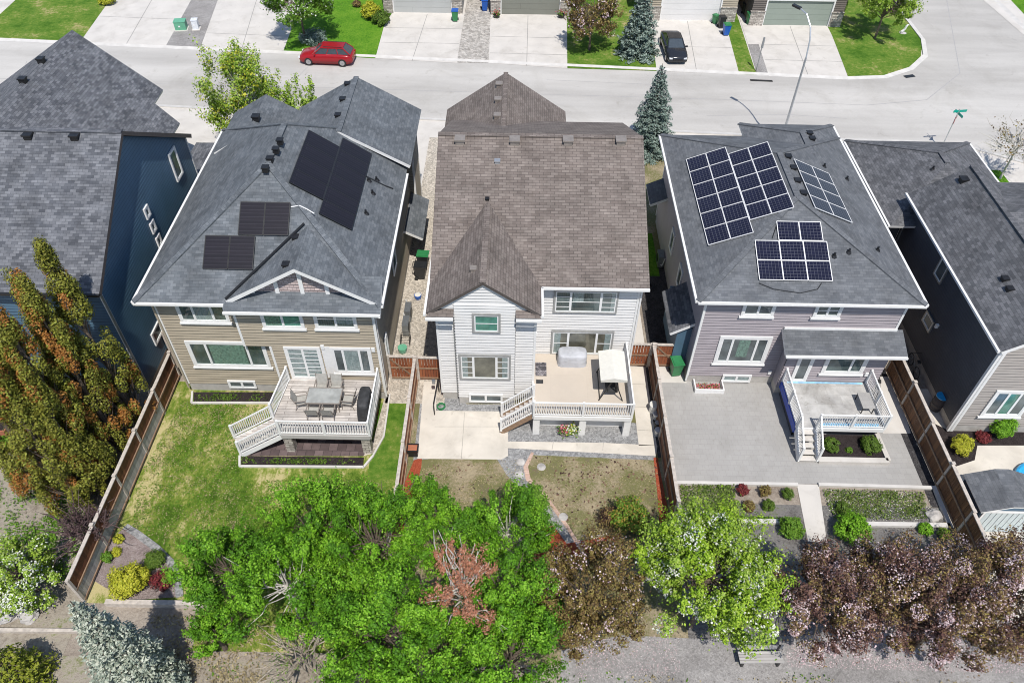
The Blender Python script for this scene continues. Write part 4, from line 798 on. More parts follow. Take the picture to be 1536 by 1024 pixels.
vent('box', GP(1445, 271, (xe, 0, e), n5), roof=R1); vent('pipe', GP(1399, 254, (20.1, 0, gz), Vector((-1.6, 0, 3.8)).normalized()), roof=R2)
A, B, z0, z1 = wpx(23.3, (1466, 624), (1527, 625), 584); window(H, A, B, z0, z1, [1, 1, 1], back='room_grey', curt=[(1, 'blind_teal', 0, 1, 1)], trim=.14)
for (a, b), w_, h_ in (((1414, 405), .9, 1.2), ((1394, 482), 1.0, .75)): p = GX(a, b, 21.48); window(H, (21.48, p.y + w_ / 2), (21.48, p.y - w_ / 2), p.z - h_ / 2, p.z + h_ / 2, [1], back='room_grey', sill=False, tm='grey_metal', trim=.07)
m = MB(); m.box((21.38, 23.2, .1), (21.52, 23.34, 6.0)); m.box((21.5, 23.2, .1), (21.66, 23.29, 6.0)); m.build('corner_board', 'white_trim', H)
p = GX(1422, 268, 21.45); downspout(H, [(21.43, 34.2, 5.9), (21.43, 34.2, 2.6), (21.3, 34.4, 2.2)], 'grey_metal'); light_fixture(H, GX(1408, 488, 21.5) + Vector((-.1, 0, 0)))

# ---- far left house: navy side wall, slate roof
H = thing('house', 'navy sided house at the left edge with a large slate shingle roof', 'house', (-24, 31, 0))
X = -18.2; ye, yr, yf, ze, zr = 24.35, 30.95, 37.5, 7.25, 11.3; m_ = (zr - ze) / (yr - ye)
wallset(H, [(-30.5, 24.8), (-18.5, 24.8), (-18.5, 37.2), (-30.5, 37.2)], .4, 7.2, 'siding_navy', fz=.4, gables={1: (.5, 11.0)})
R1 = roofmesh(H, [[(-31, ye, ze), (X, ye, ze), (X, yr, zr), (-31, yr, zr)], [(-31, yr, zr), (X, yr, zr), (X, yf, ze), (-31, yf, ze)]], 'shingle_slate', 'soffit_dark', th=.22, caps=[((-31, yr, zr), (X, yr, zr))])
gutter(R1, [((-31, ye - .06, ze), (X, ye - .06, ze))], 'black_metal'); 
pl = (-27.87, 46.43, 9.0); npl = Vector((3.0, 0, 5.37)).normalized()
pp = [GP(a, b, pl, npl) for a, b in ((108, 45), (245, 135), (232, 155), (270, 185))]
R2 = roofmesh(H, [[(-27.87, 31.5, 9.0), pp[0], pp[1], pp[2], pp[3], (pp[3].x, 36.0, pp[3].z)], [(-27.87, 31.5, 9.0), (-33.2, 31.5, 6.0), (-33.2, pp[1].y, 6.0), pp[0]]], 'shingle_slate', name='front_roof', th=.2)
MB().prism([(-32.5, 37), (pp[2].x - .5, 37), (pp[2].x - .5, pp[1].y - .5), (-32.5, pp[1].y - .5)], 0, 5.0).build('garage_wall', 'siding_navy', H)
nre = Vector((0, -m_, 1)).normalized()
for a in ((43, 205), (113, 206)): vent('box', GP(*a, (0, ye, ze), nre), roof=R1)
nlp = Vector((-3.0, 0, 5.33)).normalized()
for a in ((62, 92), (35, 122)): vent('box', GP(a[0], a[1], pl, npl) + Vector((0, 0, .05)), roof=R2)
for (a, b), w_, h_ in (((262, 246), .95, 1.7), ((219, 318), .5, .62), ((228, 340), .5, .62), ((237, 361), .5, .62), ((234, 499), 1.1, .8)):
    p = GX(a, b, -18.48); window(H, (-18.48, p.y - w_ / 2), (-18.48, p.y + w_ / 2), p.z - h_ / 2, p.z + h_ / 2, [1], back='room_grey', sill=False, trim=.09)
roofmesh(H, [[(-18.45, 37.0, 3.6), (-16.5, 37.0, 3.0), (-16.5, 42.5, 3.0), (-18.45, 42.5, 3.6)], [(-20.5, 37.4, 3.6), (-18.45, 37.4, 3.62), (-18.45, 42.5, 3.62), (-20.5, 42.5, 3.6)]], 'shingle_slate', name='porch_roof')
m = MB(); m.box((-16.8, 37.3, 0), (-16.6, 37.5, 2.9)); m.box((-16.8, 42.0, 0), (-16.6, 42.2, 2.9)); m.build('porch_post', 'white_trim', H)
downspout(H, [(-18.3, 24.3, 7.1), (-18.42, 24.72, 6.8), (-18.42, 24.72, 1.2), (-18.2, 24.4, .2)], 'grey_metal')

# ---- houses over the street: garage fronts
def garage(label, x0, x1, d0, d1, Y, wall, door, stone=True, h=2.25):
    H = thing('house', label, 'house', ((x0 + x1) / 2, Y + 4, 0)); siding_w = MB()
    siding(siding_w, (x0, Y), (d0 - .12, Y), .9 if stone else .15, 6.2); siding(siding_w, (d1 + .12, Y), (x1, Y), .9 if stone else .15, 6.2); siding(siding_w, (d0 - .12, Y), (d1 + .12, Y), h + .15, 6.2)
    siding(siding_w, (x1, Y), (x1, Y + 12), .15, 6.2); siding(siding_w, (x1, Y + 12), (x0, Y + 12), .15, 6.2); siding(siding_w, (x0, Y + 12), (x0, Y), .15, 6.2); siding_w.build('wall', LAP_SHADE(wall), H)
    m = MB()
    for a, b in ((x0, d0 - .12), (d1 + .12, x1)): m = MB(); m.box((a - .05, Y - .12, -.05), (b + .03, Y + .1, 1.25 if stone else .3)); m.box((a - .09, Y - .16, 1.25 if stone else .3), (b + .06, Y + .1, 1.33 if stone else .36)); m.build('stone_pier', 'stone' if stone else 'white_trim', H)
    m = MB(); m.box((d0, Y + .12, 0), (d1, Y + .2, h)); m.poly([(d0, Y + .115, 0), (d1, Y + .115, 0), (d1, Y + .115, h), (d0, Y + .115, h)]); m.build('garage_door', door, H)
    m = MB(); m.box((d0 - .12, Y - .04, 0), (d0, Y + .15, h)); m.box((d1, Y - .04, 0), (d1 + .12, Y + .15, h)); m.box((d0 - .12, Y - .04, h), (d1 + .12, Y + .15, h + .15)); m.build('door_frame', 'white_trim', H)
    xm = (x0 + x1) / 2; o = .45; ya, yb = Y - .4, Y + 12.4
    roofmesh(H, [[(x0 - o, ya, 6.2), (xm, ya, 8.6), (xm, yb, 8.6), (x0 - o, yb, 6.2)], [(xm, ya, 8.6), (x1 + o, ya, 6.2), (x1 + o, yb, 6.2), (xm, yb, 8.6)]], 'shingle_grey')
    m = MB(); siding(m, (x0, Y), (x1, Y), 6.2, 6.21, (.5, 8.4)); m.build('gable_wall', LAP_SHADE(wall), H)
    return H
garage('house across the street with a plain pale grey garage door and one stone pier', -12.6, -5.4, -11.7, -6.4, 71.0, 'siding_grey', 'garage_door')
garage('house across the street with an olive garage door between stone piers', -2.7, 4.6, -1.75, 3.6, 71.0, 'siding_brown', 'garage_door_olive')
garage('house across the street with a white garage door behind the black sedan', 11.4, 19.7, 12.9, 18.2, 70.3, 'siding_tan', 'garage_door_white')
garage('house across the street with a sage garage door and broad white trim', 20.9, 29.2, 22.2, 28.1, 69.6, 'siding_brown', 'garage_door_sage')

# ------------------------------------------------------------------ fences and gates
plain('membrane_pale', (.25, .50, .70), .5, var=.35, scale=4); plain('ribbed_pale', (.50, .56, .56), .5, var=.08)
def fence(name, label, pts, h=1.8, boards='fence_brown', rail_side=1, seg=2.45, low=None):
    """boards between posts with a cap rail; rail_side: which hand the rails show on"""
    c = Vector(pts[0]); t = thing(name, label, 'fence', (c.x, c.y, 0))
    for a, b in zip(pts, pts[1:]):
        a, b = Vector(a), Vector(b); L = (b - a).length; k = max(1, round(L / seg)); d = (b - a) / L; n = Vector((d.y, -d.x)) * rail_side
        for i in range(k):
            p, q = a + d * L * i / k, a + d * L * (i + 1) / k; hh = h + .04 * math.sin(3.1 * (i + p.x))
            P = MB(); P.box((p.x - .06, p.y - .06, -.1), (p.x + .06, p.y + .06, hh + .08)); P.box((p.x - .08, p.y - .08, hh + .08), (p.x + .08, p.y + .08, hh + .11)); P.build('post', 'fence_cap', t)
            M = MB(); l = (q - p).length; nb = int(l / .135)
            for j in range(nb):
                u = p + d * (j + .5) * l / nb + n * rng.uniform(-.006, .006); lowb = .06
                M.beam((u.x, u.y, lowb), (u.x, u.y, hh - .03), .128, .02, 0, (n.x, n.y, 0))
            o = M.build('panel', boards, t)
            if low and i >= low:
                W2 = MB()
                for j in range(nb): u = p + d * (j + .5) * l / nb + n * .016; W2.beam((u.x, u.y, .06), (u.x, u.y, hh * .52), .126, .012, 0, (n.x, n.y, 0))
                W2.build('lower_board', 'fence_grey', o)
            R = MB(); z3 = lambda v_, z: (v_.x, v_.y, z)
            for z in (.18, hh * .55): R.beam(z3(p + n * .04, z), z3(q + n * .04, z), .05, .09)
            R.build('rail', 'fence_rail', o)
            C = MB(); C.beam(z3(p, hh), z3(q, hh), .15, .045); C.build('cap_rail', 'fence_cap', t)
    P = MB(); q = Vector(pts[-1]); P.box((q.x - .06, q.y - .06, -.1), (q.x + .06, q.y + .06, h + .08)); P.build('post', 'fence_cap', t); return t
fence('wooden_fence', 'long brown plank fence between the columnar trees and the patchy lawn', [(FX[0], 25.9), (FX[0], 13.7)], rail_side=-1, low=1)
fence('wooden_fence', 'brown plank fence between the tan house lawn and the red mulch bed', [(FX[1], 25.9), (FX[1], 15.5)], rail_side=-1, boards='fence_red')
fence('wooden_fence', 'brown plank fence with buckets along it, left of the grey paver yard', [(FX[2], 27.1), (FX[2], 15.5)], rail_side=1)
fence('wooden_fence', 'dark stained plank fence between the grey paver yard and the shed', [(FX[3], 27.2), (FX[3], 15.2)], rail_side=1, boards='fence_dark')
def gate(label, a, b, h=1.75, brace=True):
    a, b = Vector(a), Vector(b); t = thing('fence_gate', label, 'gate', (a.x, a.y, 0)); d = (b - a).normalized(); n = Vector((d.y, -d.x)); L = (b - a).length
    M = MB(); nb = int(L / .135)
    for j in range(nb): u = a + d * (j + .5) * L / nb + n * rng.uniform(-.005, .005); M.beam((u.x, u.y, .08), (u.x, u.y, h), .128, .02, 0, (n.x, n.y, 0))
    M.build('panel', 'fence_red', t); R = MB(); z3 = lambda v_, z: (v_.x, v_.y, z)
    for z in (.2, h * .55): R.beam(z3(a + n * .03, z), z3(b + n * .03, z), .04, .09)
    if brace: R.beam(z3(a + n * .035, h - .1), z3(b + n * .035, .25), .03, .08)
    R.build('rail', 'fence_rail', t); C = MB(); C.beam(z3(a, h + .02), z3(b, h + .02), .14, .05); C.build('cap_rail', 'fence_cap', t)
    for p in (a - d * .06, b + d * .06): P = MB(); P.box((p.x - .055, p.y - .055, -.1), (p.x + .055, p.y + .055, h + .1)); P.build('post', 'fence_cap', t)
    return t
gate('red brown gate with a diagonal brace beside the tan house', (-6.3, 26.0), (-5.15, 26.0)); gate('short red brown fence panel joining the white house to the plank fence', (-4.85, 26.0), (-3.7, 26.0), 1.7, False)
gate('red brown gate at the head of the narrow concrete walk', (6.1, 27.2), (7.0, 27.2), 1.7, False); gate('red brown gate with a brace behind the green wheelie bin', (7.35, 27.2), (8.6, 27.2), 1.7)
gate('small brown gate between the navy house and the tan house', (-18.3, 27.6), (-16.6, 27.6), 1.5, False)
t = tag(structure(MB().box((-16.4, 13.5, -.1), (-12.2, 13.7, .3)).build('retaining_wall', 'fence_cap')), 'low timber retaining edge below the round garden bed', 'retaining wall'); del t['kind']

# ------------------------------------------------------------------ decks
POSTS = set()
def railing(parent, a, b, h=.95, name='railing', every=.115, post=True, mat='white_vinyl', thin=.035):
    a, b = Vector(a), Vector(b); L = (b - a).length; m = MB(); z = Vector((0, 0, 1)); 
    m.beam(a + z * h, b + z * h, .07, .05); m.beam(a + z * .09, b + z * .09, .05, .05); k = int(L / every)
    for i in range(1, k): p = a + (b - a) * i / k; m.box((p.x - thin / 2, p.y - thin / 2, p.z + .1), (p.x + thin / 2, p.y + thin / 2, p.z + h - .02))
    if post:
        for s in ([0, .5, 1] if L > 2.6 else [0, 1]): 
            p = a + (b - a) * s; key = (round(p.x, 1), round(p.y, 1), round(p.z, 1))
            if key in POSTS: continue
            POSTS.add(key); m.box((p.x - .05, p.y - .05, p.z - .02), (p.x + .05, p.y + .05, p.z + h + .06))
    return m.build(name, mat, parent)
def stairs(parent, top_a, top_b, run, z, n, tread='deck_wood', stringer='white_vinyl'):
    """treads between two top corners going out along run; returns the foot corners"""
    a, b, r = Vector(top_a), Vector(top_b), Vector(run); m = MB(); S = MB()
    for i in range(n):
        zz = z * (1 - (i + 1) / (n + 1)); f0, f1 = i / n, (i + 1.08) / n
        p = [a + r * f0, a + r * f1, b + r * f1, b + r * f0]; m.prism([(q.x, q.y) for q in p], zz - .045, zz)
    o = m.build('stair_tread', tread, parent)
    for s in (a, b): S.beam((s.x, s.y, z - .22), (s.x + r.x, s.y + r.y, .06), .05, .26)
    S.build('stringer', stringer, o); return o
# deck behind the tan house
D = thing('deck', 'weathered grey wood deck with white railings and angled stairs behind the tan house', 'deck', (-8.7, 22.9, 0)); z = 1.5
xa, xb, y0, y1 = -10.75, -6.62, 21.25, 24.62
MB().poly([(xa - .3, y1, z), (xa - .55, 22.2, z), (xa, y0, z), (xb, y0, z), (xb, y1, z)]).build('deck_floor', 'deck_wood', D)
m = MB(); m.beam((xa, y0 - .03, z - .14), (xb, y0 - .03, z - .14), .06, .26); m.beam((xb + .03, y0, z - .14), (xb + .03, y1, z - .14), .06, .26); m.beam((xa - .57, 22.2, z - .14), (xa - .02, y0, z - .14), .06, .26); m.beam((xa - .33, y1, z - .14), (xa - .58, 22.2, z - .14), .06, .26); m.build('deck_fascia', 'fence_grey', D)
railing(D, (xa, y0, z), (xb, y0, z)); railing(D, (xb, y0, z), (xb, y1 - .1, z)); railing(D, (xa - .3, y1 - .1, z), (xa - .55, 22.2, z))
run = Vector((-2.1, -.25, 0)); stairs(D, (xa - .55, 22.2, z), (xa, y0, z), run, z, 7)
railing(D, (xa - .55, 22.2, z), (xa - .55 + run.x, 22.2 + run.y, .25), .85, 'stair_railing'); railing(D, (xa, y0, z), (xa + run.x, y0 + run.y, .25), .85, 'stair_railing')
for x in (-10.55, -6.9): m = MB(); m.box((x - .2, y0 + .05, -.05), (x + .2, y0 + .45, 1.25)); m.build('stone_post', 'stone', D)
m = MB(); m.box((xa + .1, 23.6, 0), (xb - .1, 23.65, 1.2)); m.build('deck_skirt', 'fence_brown', D)
sheet('patio', px([(360, 684), (412, 655), (560, 660), (545, 684)]), .016, 'pavers_brown'); sheet('planting_bed', px([(362, 684), (546, 686), (545, 699), (361, 699)]), .02, 'mulch_dark'); sheet('planting_bed', px([(291, 588), (414, 588), (409, 604), (290, 604)]), .012, 'mulch_dark')
sheet('gravel_bed', px([(544, 684), (560, 660), (578, 592), (584, 592), (574, 655), (560, 680)]), .012, 'gravel_tan')
m = MB()
def edging(pts, w_=.1, h=.1):
    for a, b in zip(pts, pts[1:]): a, b = G(*a), G(*b); m.beam(a + Vector((0, 0, h / 2)), b + Vector((0, 0, h / 2)), w_, h)
edging([(360, 684), (360, 700), (546, 701), (560, 684)]); edging([(289, 588), (288, 605), (410, 605)]); edging([(560, 684), (576, 655), (585, 592)], .08)
structure(m.build('edging', 'kerb_concrete'))
m = MB(); edging([(188, 790), (205, 800), (235, 822), (258, 845), (268, 870), (270, 895)], .3, .06); structure(m.build('edging', 'gravel_grey'))
# table, chairs and covered barbecue on it
T = thing('patio_table', 'rectangular glass topped patio table on the grey wood deck', 'table', (-8.95, 23.0, z))
MB().box((-.8, -.48, .69), (.8, .48, .71)).build('table_top', 'table_glass', T, bevel=.004, world=False)
m = MB(); 
for s in ((-.8, -.48, .8, -.48), (.8, -.48, .8, .48), (.8, .48, -.8, .48), (-.8, .48, -.8, -.48)): m.beam((s[0], s[1], .70), (s[2], s[3], .70), .05, .045)
m.build('table_rim', 'taupe_metal', T, world=False)
for sx in (-1, 1):
    for sy in (-1, 1): MB().tube((sx * .70, sy * .40, 0), (sx * .68, sy * .38, .69), .03, .03, 8).build('leg', 'taupe_metal', T, world=False)
CH = None
def chair(x, y, rz, label):
    global CH
    if CH is None:
        t = thing('patio_chair', label, 'chair', (x, y, z), rz, 'sling chairs round the glass patio table')
        m = MB(); m.poly([(-.25, -.24, .43), (.25, -.24, .43), (.25, .22, .40), (-.25, .22, .40)]); m.poly([(-.25, -.24, .415), (-.25, .22, .385), (.25, .22, .385), (.25, -.24, .415)]); m.build('seat', 'sling', t, world=False)
        m = MB(); q = [(-.25, .22, .42), (.25, .22, .42), (.25, .40, .98), (-.25, .40, .98)]; m.poly(q); m.poly([(a, b + .015, c) for a, b, c in q][::-1]); m.build('backrest', 'sling', t, world=False)
        for s in (-1, 1):
            m = MB(); m.path([(s * .28, -.26, 0), (s * .28, -.26, .42), (s * .28, .24, .40), (s * .28, .42, 1.0)], .018, 6); m.path([(s * .28, .34, 0), (s * .28, .24, .40)], .018, 6); m.build('leg', 'taupe_metal', t, world=False)
            m = MB(); m.path([(s * .29, -.26, .40), (s * .29, -.24, .62)], .016, 6); m.beam((s * .29, -.26, .63), (s * .29, .30, .65), .05, .025); m.build('armrest', 'taupe_metal', t, world=False)
        CH = t; return t
    return dup(CH, (x, y, z), rz, label)
chair(-9.25, 23.72, 0, 'sling chair on the house side of the patio table, nearer the patio door'); chair(-8.55, 23.72, 0, 'sling chair on the house side of the patio table, nearer the barbecue')
chair(-9.35, 22.28, math.pi, 'sling chair on the lawn side of the patio table, nearer the stairs'); chair(-8.65, 22.28, math.pi, 'sling chair on the lawn side of the patio table, nearer the barbecue')
chair(-10.05, 22.95, math.pi / 2 + .2, 'sling chair at the left head of the patio table beside the stairs'); chair(-7.85, 23.0, -math.pi / 2 - .1, 'sling chair at the right head of the patio table beside the barbecue')
def covered(name, label, cat, c, w_, d, h, mat, taper=.88, ridge=.0, folds=14):
    t = thing(name, label, cat, c); m = MB(); P = []
    for i in range(28):
        a = 2 * math.pi * i / 28; cx, sx = math.cos(a), math.sin(a); k = (abs(cx) ** 5 + abs(sx) ** 5) ** (-1 / 5); P.append((cx * k * w_ / 2, sx * k * d / 2))
    rings = [(0, 1.03), (.35, .99), (.8, taper + .05), (.95, taper), (1.0, taper * .9)]
    for (f0, s0), (f1, s1) in zip(rings, rings[1:]):
        for i in range(28):
            j = (i + 1) % 28; w0 = 1 + .02 * math.sin(i * 2.6) * (1 - f0); w1 = 1 + .02 * math.sin(j * 2.6) * (1 - f0); v0 = 1 + .02 * math.sin(i * 2.6) * (1 - f1); v1 = 1 + .02 * math.sin(j * 2.6) * (1 - f1)
            m.poly([(P[i][0] * s0 * w0, P[i][1] * s0 * w0, h * f0), (P[j][0] * s0 * w1, P[j][1] * s0 * w1, h * f0), (P[j][0] * s1 * v1, P[j][1] * s1 * v1, h * f1), (P[i][0] * s1 * v0, P[i][1] * s1 * v0, h * f1)])
    m.poly([(p[0] * rings[-1][1], p[1] * rings[-1][1], h) for p in P]); m.build('cover', mat, t, smooth=True, weld=True, world=False); return t
BQ = covered('barbecue', 'barbecue under a black fabric cover at the deck railing', 'barbecue', (-7.0, 22.75, z), .65, 1.55, 1.05, 'dark_cover', .8)
# deck behind the white house
D = thing('deck', 'beige vinyl deck with white railings, white piers and side stairs behind the white house', 'deck', (3.2, 24.6, 0)); z = 1.5; xa, xb, y0, y1 = .98, 5.62, 22.6, 26.62
MB().poly([(xa, y0, z), (xb, y0, z), (xb, y1, z), (xa, y1, z)]).build('deck_floor', 'deck_vinyl', D)
m = MB(); m.beam((xa, y0 - .03, z - .13), (xb, y0 - .03, z - .13), .06, .24); m.beam((xb + .03, y0, z - .13), (xb + .03, y1, z - .13), .06, .24); m.beam((xa - .03, y0, z - .13), (xa - .03, y1, z - .13), .06, .24); m.build('deck_fascia', 'white_trim', D)
railing(D, (xa, y0, z), (xb, y0, z)); railing(D, (xb, y0, z), (xb, y1 - .06, z))
for x in (1.12, 3.35, 5.5): m = MB(); m.box((x - .16, y0 + .02, -.05), (x + .16, y0 + .34, 1.26)); m.build('pier', 'white_trim', D)
m = MB(); m.box((1.3, 23.15, .05), (5.4, 23.2, 1.25)); m.build('deck_skirt', 'white_trim', D)
run = Vector((-1.55, -.1, 0)); stairs(D, (xa, 23.75, z), (xa, 22.75, z), run, z, 7, 'deck_wood', 'fence_rail')
for y in (23.75, 22.75): railing(D, (xa, y, z), (xa + run.x, y + run.y, .22), .85, 'stair_railing')
SW = thing('garden_swing', 'garden swing seat under a white canopy on the beige deck', 'swing', (4.72, 24.5, z)); SW.scale = (1, .95, .84)
m = MB(); m.poly([(-.62, -1.0, 1.80), (0, -1.0, 1.98), (0, 1.0, 1.98), (-.62, 1.0, 1.80)]); m.poly([(0, -1.0, 1.98), (.62, -1.0, 1.82), (.62, 1.0, 1.82), (0, 1.0, 1.98)])
for s in (-1, 1): m.poly([(s * .62, -1.0, 1.66), (s * .62, 1.0, 1.66), (s * .62, 1.0, 1.81), (s * .62, -1.0, 1.81)])
for s in (-1, 1): m.poly([(-.62, s, 1.66), (.62, s, 1.66), (.62, s, 1.81), (0, s, 1.98), (-.62, s, 1.80)])
c_ = m.build('canopy', 'white_cover', SW, weld=True, world=False); q = c_.modifiers.new('t', 'SOLIDIFY'); q.thickness = .02
for s in (-1, 1): m = MB(); m.path([(-.6, s * .95, 0), (0, s * .95, 1.9), (.55, s * .95, 0)], .03, 7); m.build('frame_leg', 'black_metal', SW, world=False)
m = MB(); m.path([(0, -.95, 1.9), (0, .95, 1.9)], .03, 7); m.path([(-.55, -.95, .06), (-.55, .95, .06)], .025, 6); m.build('top_bar', 'black_metal', SW, world=False)
m = MB(); m.box((-.28, -.75, .42), (.24, .75, .50)); m.build('seat', 'dark_cover', SW, bevel=.02, world=False); m = MB(); m.beam((.26, -.75, .7), (.26, .75, .7), .07, .5); m.build('backrest', 'dark_cover', SW, world=False)
for s in (-.75, .75): m = MB(); m.path([(-.2, s, .5), (0, s, 1.88), (.24, s, .5)], .012, 5); m.build('hanger', 'black_metal', SW, world=False)
covered('sofa', 'outdoor sofa under a loose grey cover against the white house wall', 'sofa', (2.92, 26.1, z), 1.45, .8, .75, 'grey_cover', .95)
t = thing('doormat', 'dark patterned doormat on the beige deck', 'mat', (1.35, 25.55, z)); MB().box((-.28, -.45, 0.002), (.28, .45, .02)).build('mat', 'mat_pattern', t, world=False) if False else None
bricky('mat_weave', (.04, .04, .045), (.30, .28, .29), (.1, .09, .1), .12, .09, .012, noise=.4)
MB().box((-.28, -.45, .002), (.28, .45, .02)).build('mat_pile', 'mat_weave', t, world=False)
for nm, x, y, mt, lb in (('shoe_tray', 1.28, 24.72, 'dark_cover', 'small dark tray beside the doormat on the beige deck'),):
    t = thing(nm, lb, 'tray', (x, y, z)); m = MB(); m.box((-.17, -.12, .002), (.17, .12, .02)); m.box((-.17, -.12, .02), (-.15, .12, .05)); m.box((.15, -.12, .02), (.17, .12, .05)); m.build('tray', mt, t, world=False)
def flowers(label, p, r, cols, n=90, potm='terracotta', h=.28):
    t = thing('flower_pot', label, 'flower pot', p); MB().lathe([(r * .6, 0), (r * .85, h), (r * .95, h), (r * .95, h + .03), (r * .8, h + .03), (r * .7, h - .02), (0, h - .02)], n=14).build('pot', potm, t, world=False)
    P = rng.normal(size=(n, 3)) * np.array([r * .6, r * .6, r * .3]) + [0, 0, h + r * .45]; quads('foliage', cards(P, .11, np.tile([0, 0, .8], (n, 1))), 'leaf_mid', t)
    for c in cols: P = rng.normal(size=(n // 2, 3)) * np.array([r * .6, r * .6, r * .2]) + [0, 0, h + r * .8]; quads('bloom', cards(P, .10, np.tile([0, 0, 1.2], (n // 2, 1)), aspect=.9), c, t)
flowers('pot of pink flowers on the gravel in front of the white deck', tuple(G(845, 652)), .24, ['petal_rose'], 100, 'taupe_metal'); flowers('pot of yellow and white flowers beside the middle white pier', tuple(G(857, 653)), .28, ['leaf_yellow', 'petal_white'], 110, 'galvanised')
def bucket(label, p, r, h, mat, lid):
    t = thing('bucket', label, 'bucket', p, 0, 'buckets along the plank fence'); MB().lathe([(0, 0), (r * .85, 0), (r, h), (r * 1.05, h), (r * 1.05, h + .03), (0, h + .035)], n=16).build('pail', mat, t, world=False)
    MB().lathe([(r * .9, h + .036), (r * .9, h + .05), (0, h + .055)], n=16).build('lid', lid, t, world=False); m = MB(); m.path([(-r, 0, h * .8), (-r * .8, -r * .8, h * .55), (0, -r * 1.15, h * .45), (r * .8, -r * .8, h * .55), (r, 0, h * .8)], .008, 5); m.build('handle', 'grey_metal', t, world=False)
bucket('tall white covered bucket nearest the house on the dark gravel', tuple(G(979, 617)), .22, .55, 'white_vinyl', 'white_cover'); bucket('small white lidded bucket, second along the plank fence', tuple(G(983, 627)), .16, .35, 'white_vinyl', 'galvanised'); bucket('grey lidded bucket, third along the plank fence', tuple(G(985, 641)), .16, .36, 'black_plastic', 'galvanised'); bucket('round galvanised bucket at the garden end of the dark gravel', tuple(G(986, 652)), .18, .38, 'galvanised', 'grey_cover')
FP = thing('fire_bowl', 'black box with a terracotta bowl at the corner of the red mulch', 'planter', tuple(G(620, 680))); m = MB(); m.box((-.24, -.2, 0), (.24, .2, .42)); m.box((-.28, -.24, .42), (.28, -.18, .5)); m.box((-.28, .18, .42), (.28, .24, .5)); m.box((-.28, -.18, .42), (-.22, .18, .5)); m.box((.22, -.18, .42), (.28, .18, .5)); m.build('box', 'black_plastic', FP, world=False); MB().box((-.215, -.175, .422), (.215, .175, .46)).build('filling', 'terracotta', FP, world=False)
def coil(label, p, R_, n, mat, r=.02, cat='hose'):
    t = thing('garden_hose', label, cat, p); m = MB(); pts = [(math.cos(a * .5) * R_ * (1 + .06 * math.sin(a)), math.sin(a * .5) * R_ * (1 + .08 * math.cos(1.3 * a)), .03 + .012 * a / 3) for a in range(n)]; m.path(pts, r, 5); m.build('coil', mat, t, world=False); return t
coil('green garden hose coiled at the foot of the white house', tuple(G(662, 611)), .2, 40, 'bin_green'); coil('black hose coiled in the passage by the right house', (7.75, 33.4, 0), .3, 44, 'black_plastic', .018); coil('black hose loops near the heat pump passage', (7.6, 35.3, 0), .32, 30, 'black_plastic', .016)
t = thing('handrail', 'dark metal handrail leaning beside the white house wall', 'handrail', tuple(G(652, 622))); m = MB(); a, b = G(652, 622) - G(652, 622), GY(664, 570, 24.9) - G(652, 622); m.path([(0, 0, 0), (0, 0, .9), (.1, 1.5, 1.0), (.1, 1.5, 0)], .03, 6); m.build('bar', 'black_metal', t, world=False)
for i, (x, y, mt) in enumerate(((781, 693, 'rock'), (779, 712, 'rock'), (812, 700, 'rock'), (845, 775, 'rock'))):
    t = MB().lathe([(0, .0), (.22, .0), (.2, .035), (0, .045)], tuple(G(x, y)), 12).build('stepping_stone', mt); tag(t, ['round stepping stone at the head of the grey gravel path', 'round stepping stone just below the first on the gravel path', 'round stone set in the dead lawn beside the brick edging', 'round stepping stone far down the gravel path near the red mulch'][i], 'stone')
# deck behind the mauve house
D = thing('deck', 'stained grey deck with white metal railings and front steps behind the mauve house', 'deck', (15.8, 24, 0)); z = 1.05; xa, xb, y0, y1 = 13.55, 17.75, 22.55, 25.45
MB().poly([(xa, y0, z), (xb, y0, z), (xb, y1, z), (xa, y1, z)]).build('deck_floor', 'deck_slab', D)
m = MB(); m.beam((xa, y0 - .03, z - .12), (xb, y0 - .03, z - .12), .06, .22); m.beam((xb + .03, y0, z - .12), (xb + .03, y1, z - .12), .06, .22); m.build('deck_fascia', 'white_trim', D); m = MB(); m.beam((xa - .03, y0, z - .22), (xa - .03, y1, z - .22), .05, .42); m.build('blue_membrane', 'tarp_blue', D); m = MB(); m.beam((14.6, y0 + .14, z + .006), (xb - .2, y0 + .14, z + .006), .26, .01); m.build('pale_blue_strip', 'membrane_pale', D); m = MB(); m.beam((xa + .2, y1 - .07, z + .006), (xb - .2, y1 - .07, z + .006), .1, .01); m.build('pale_blue_strip', 'membrane_pale', D)
railing(D, (14.5, y0, z), (xb, y0, z), .93, thin=.022); railing(D, (xb, y0, z), (xb, y1, z), .93, thin=.022); railing(D, (xa, y0, z), (xa, y1, z), .93, thin=.022)
run = Vector((0, -1.3, 0)); stairs(D, (xa + .02, y0, z), (14.45, y0, z), run, z, 5, 'concrete', 'white_vinyl')
for x in (xa + .03, 14.47): railing(D, (x, y0, z), (x, y0 + run.y, .2), .9, 'stair_railing', thin=.022)
m = MB(); m.box((xa + .1, y0 + .3, 0), (xb - .1, y0 + .35, z - .2)); m.box((xa + .1, y0 + .3, 0), (xa + .15, y1, z - .4)); m.build('deck_skirt', 'siding_charcoal', D)
T = thing('side_table', 'low grey side table by the white railing on the stained deck', 'table', (17.15, 23.9, z)); m = MB(); m.box((-.3, -.5, .42), (.3, .5, .46)); m.build('table_top', 'pavers_grey', T, world=False)
for sx in (-1, 1):
    for sy in (-1, 1): MB().box((sx * .26 - .02, sy * .45 - .02, 0), (sx * .26 + .02, sy * .45 + .02, .42)).build('leg', 'black_metal', T, world=False)
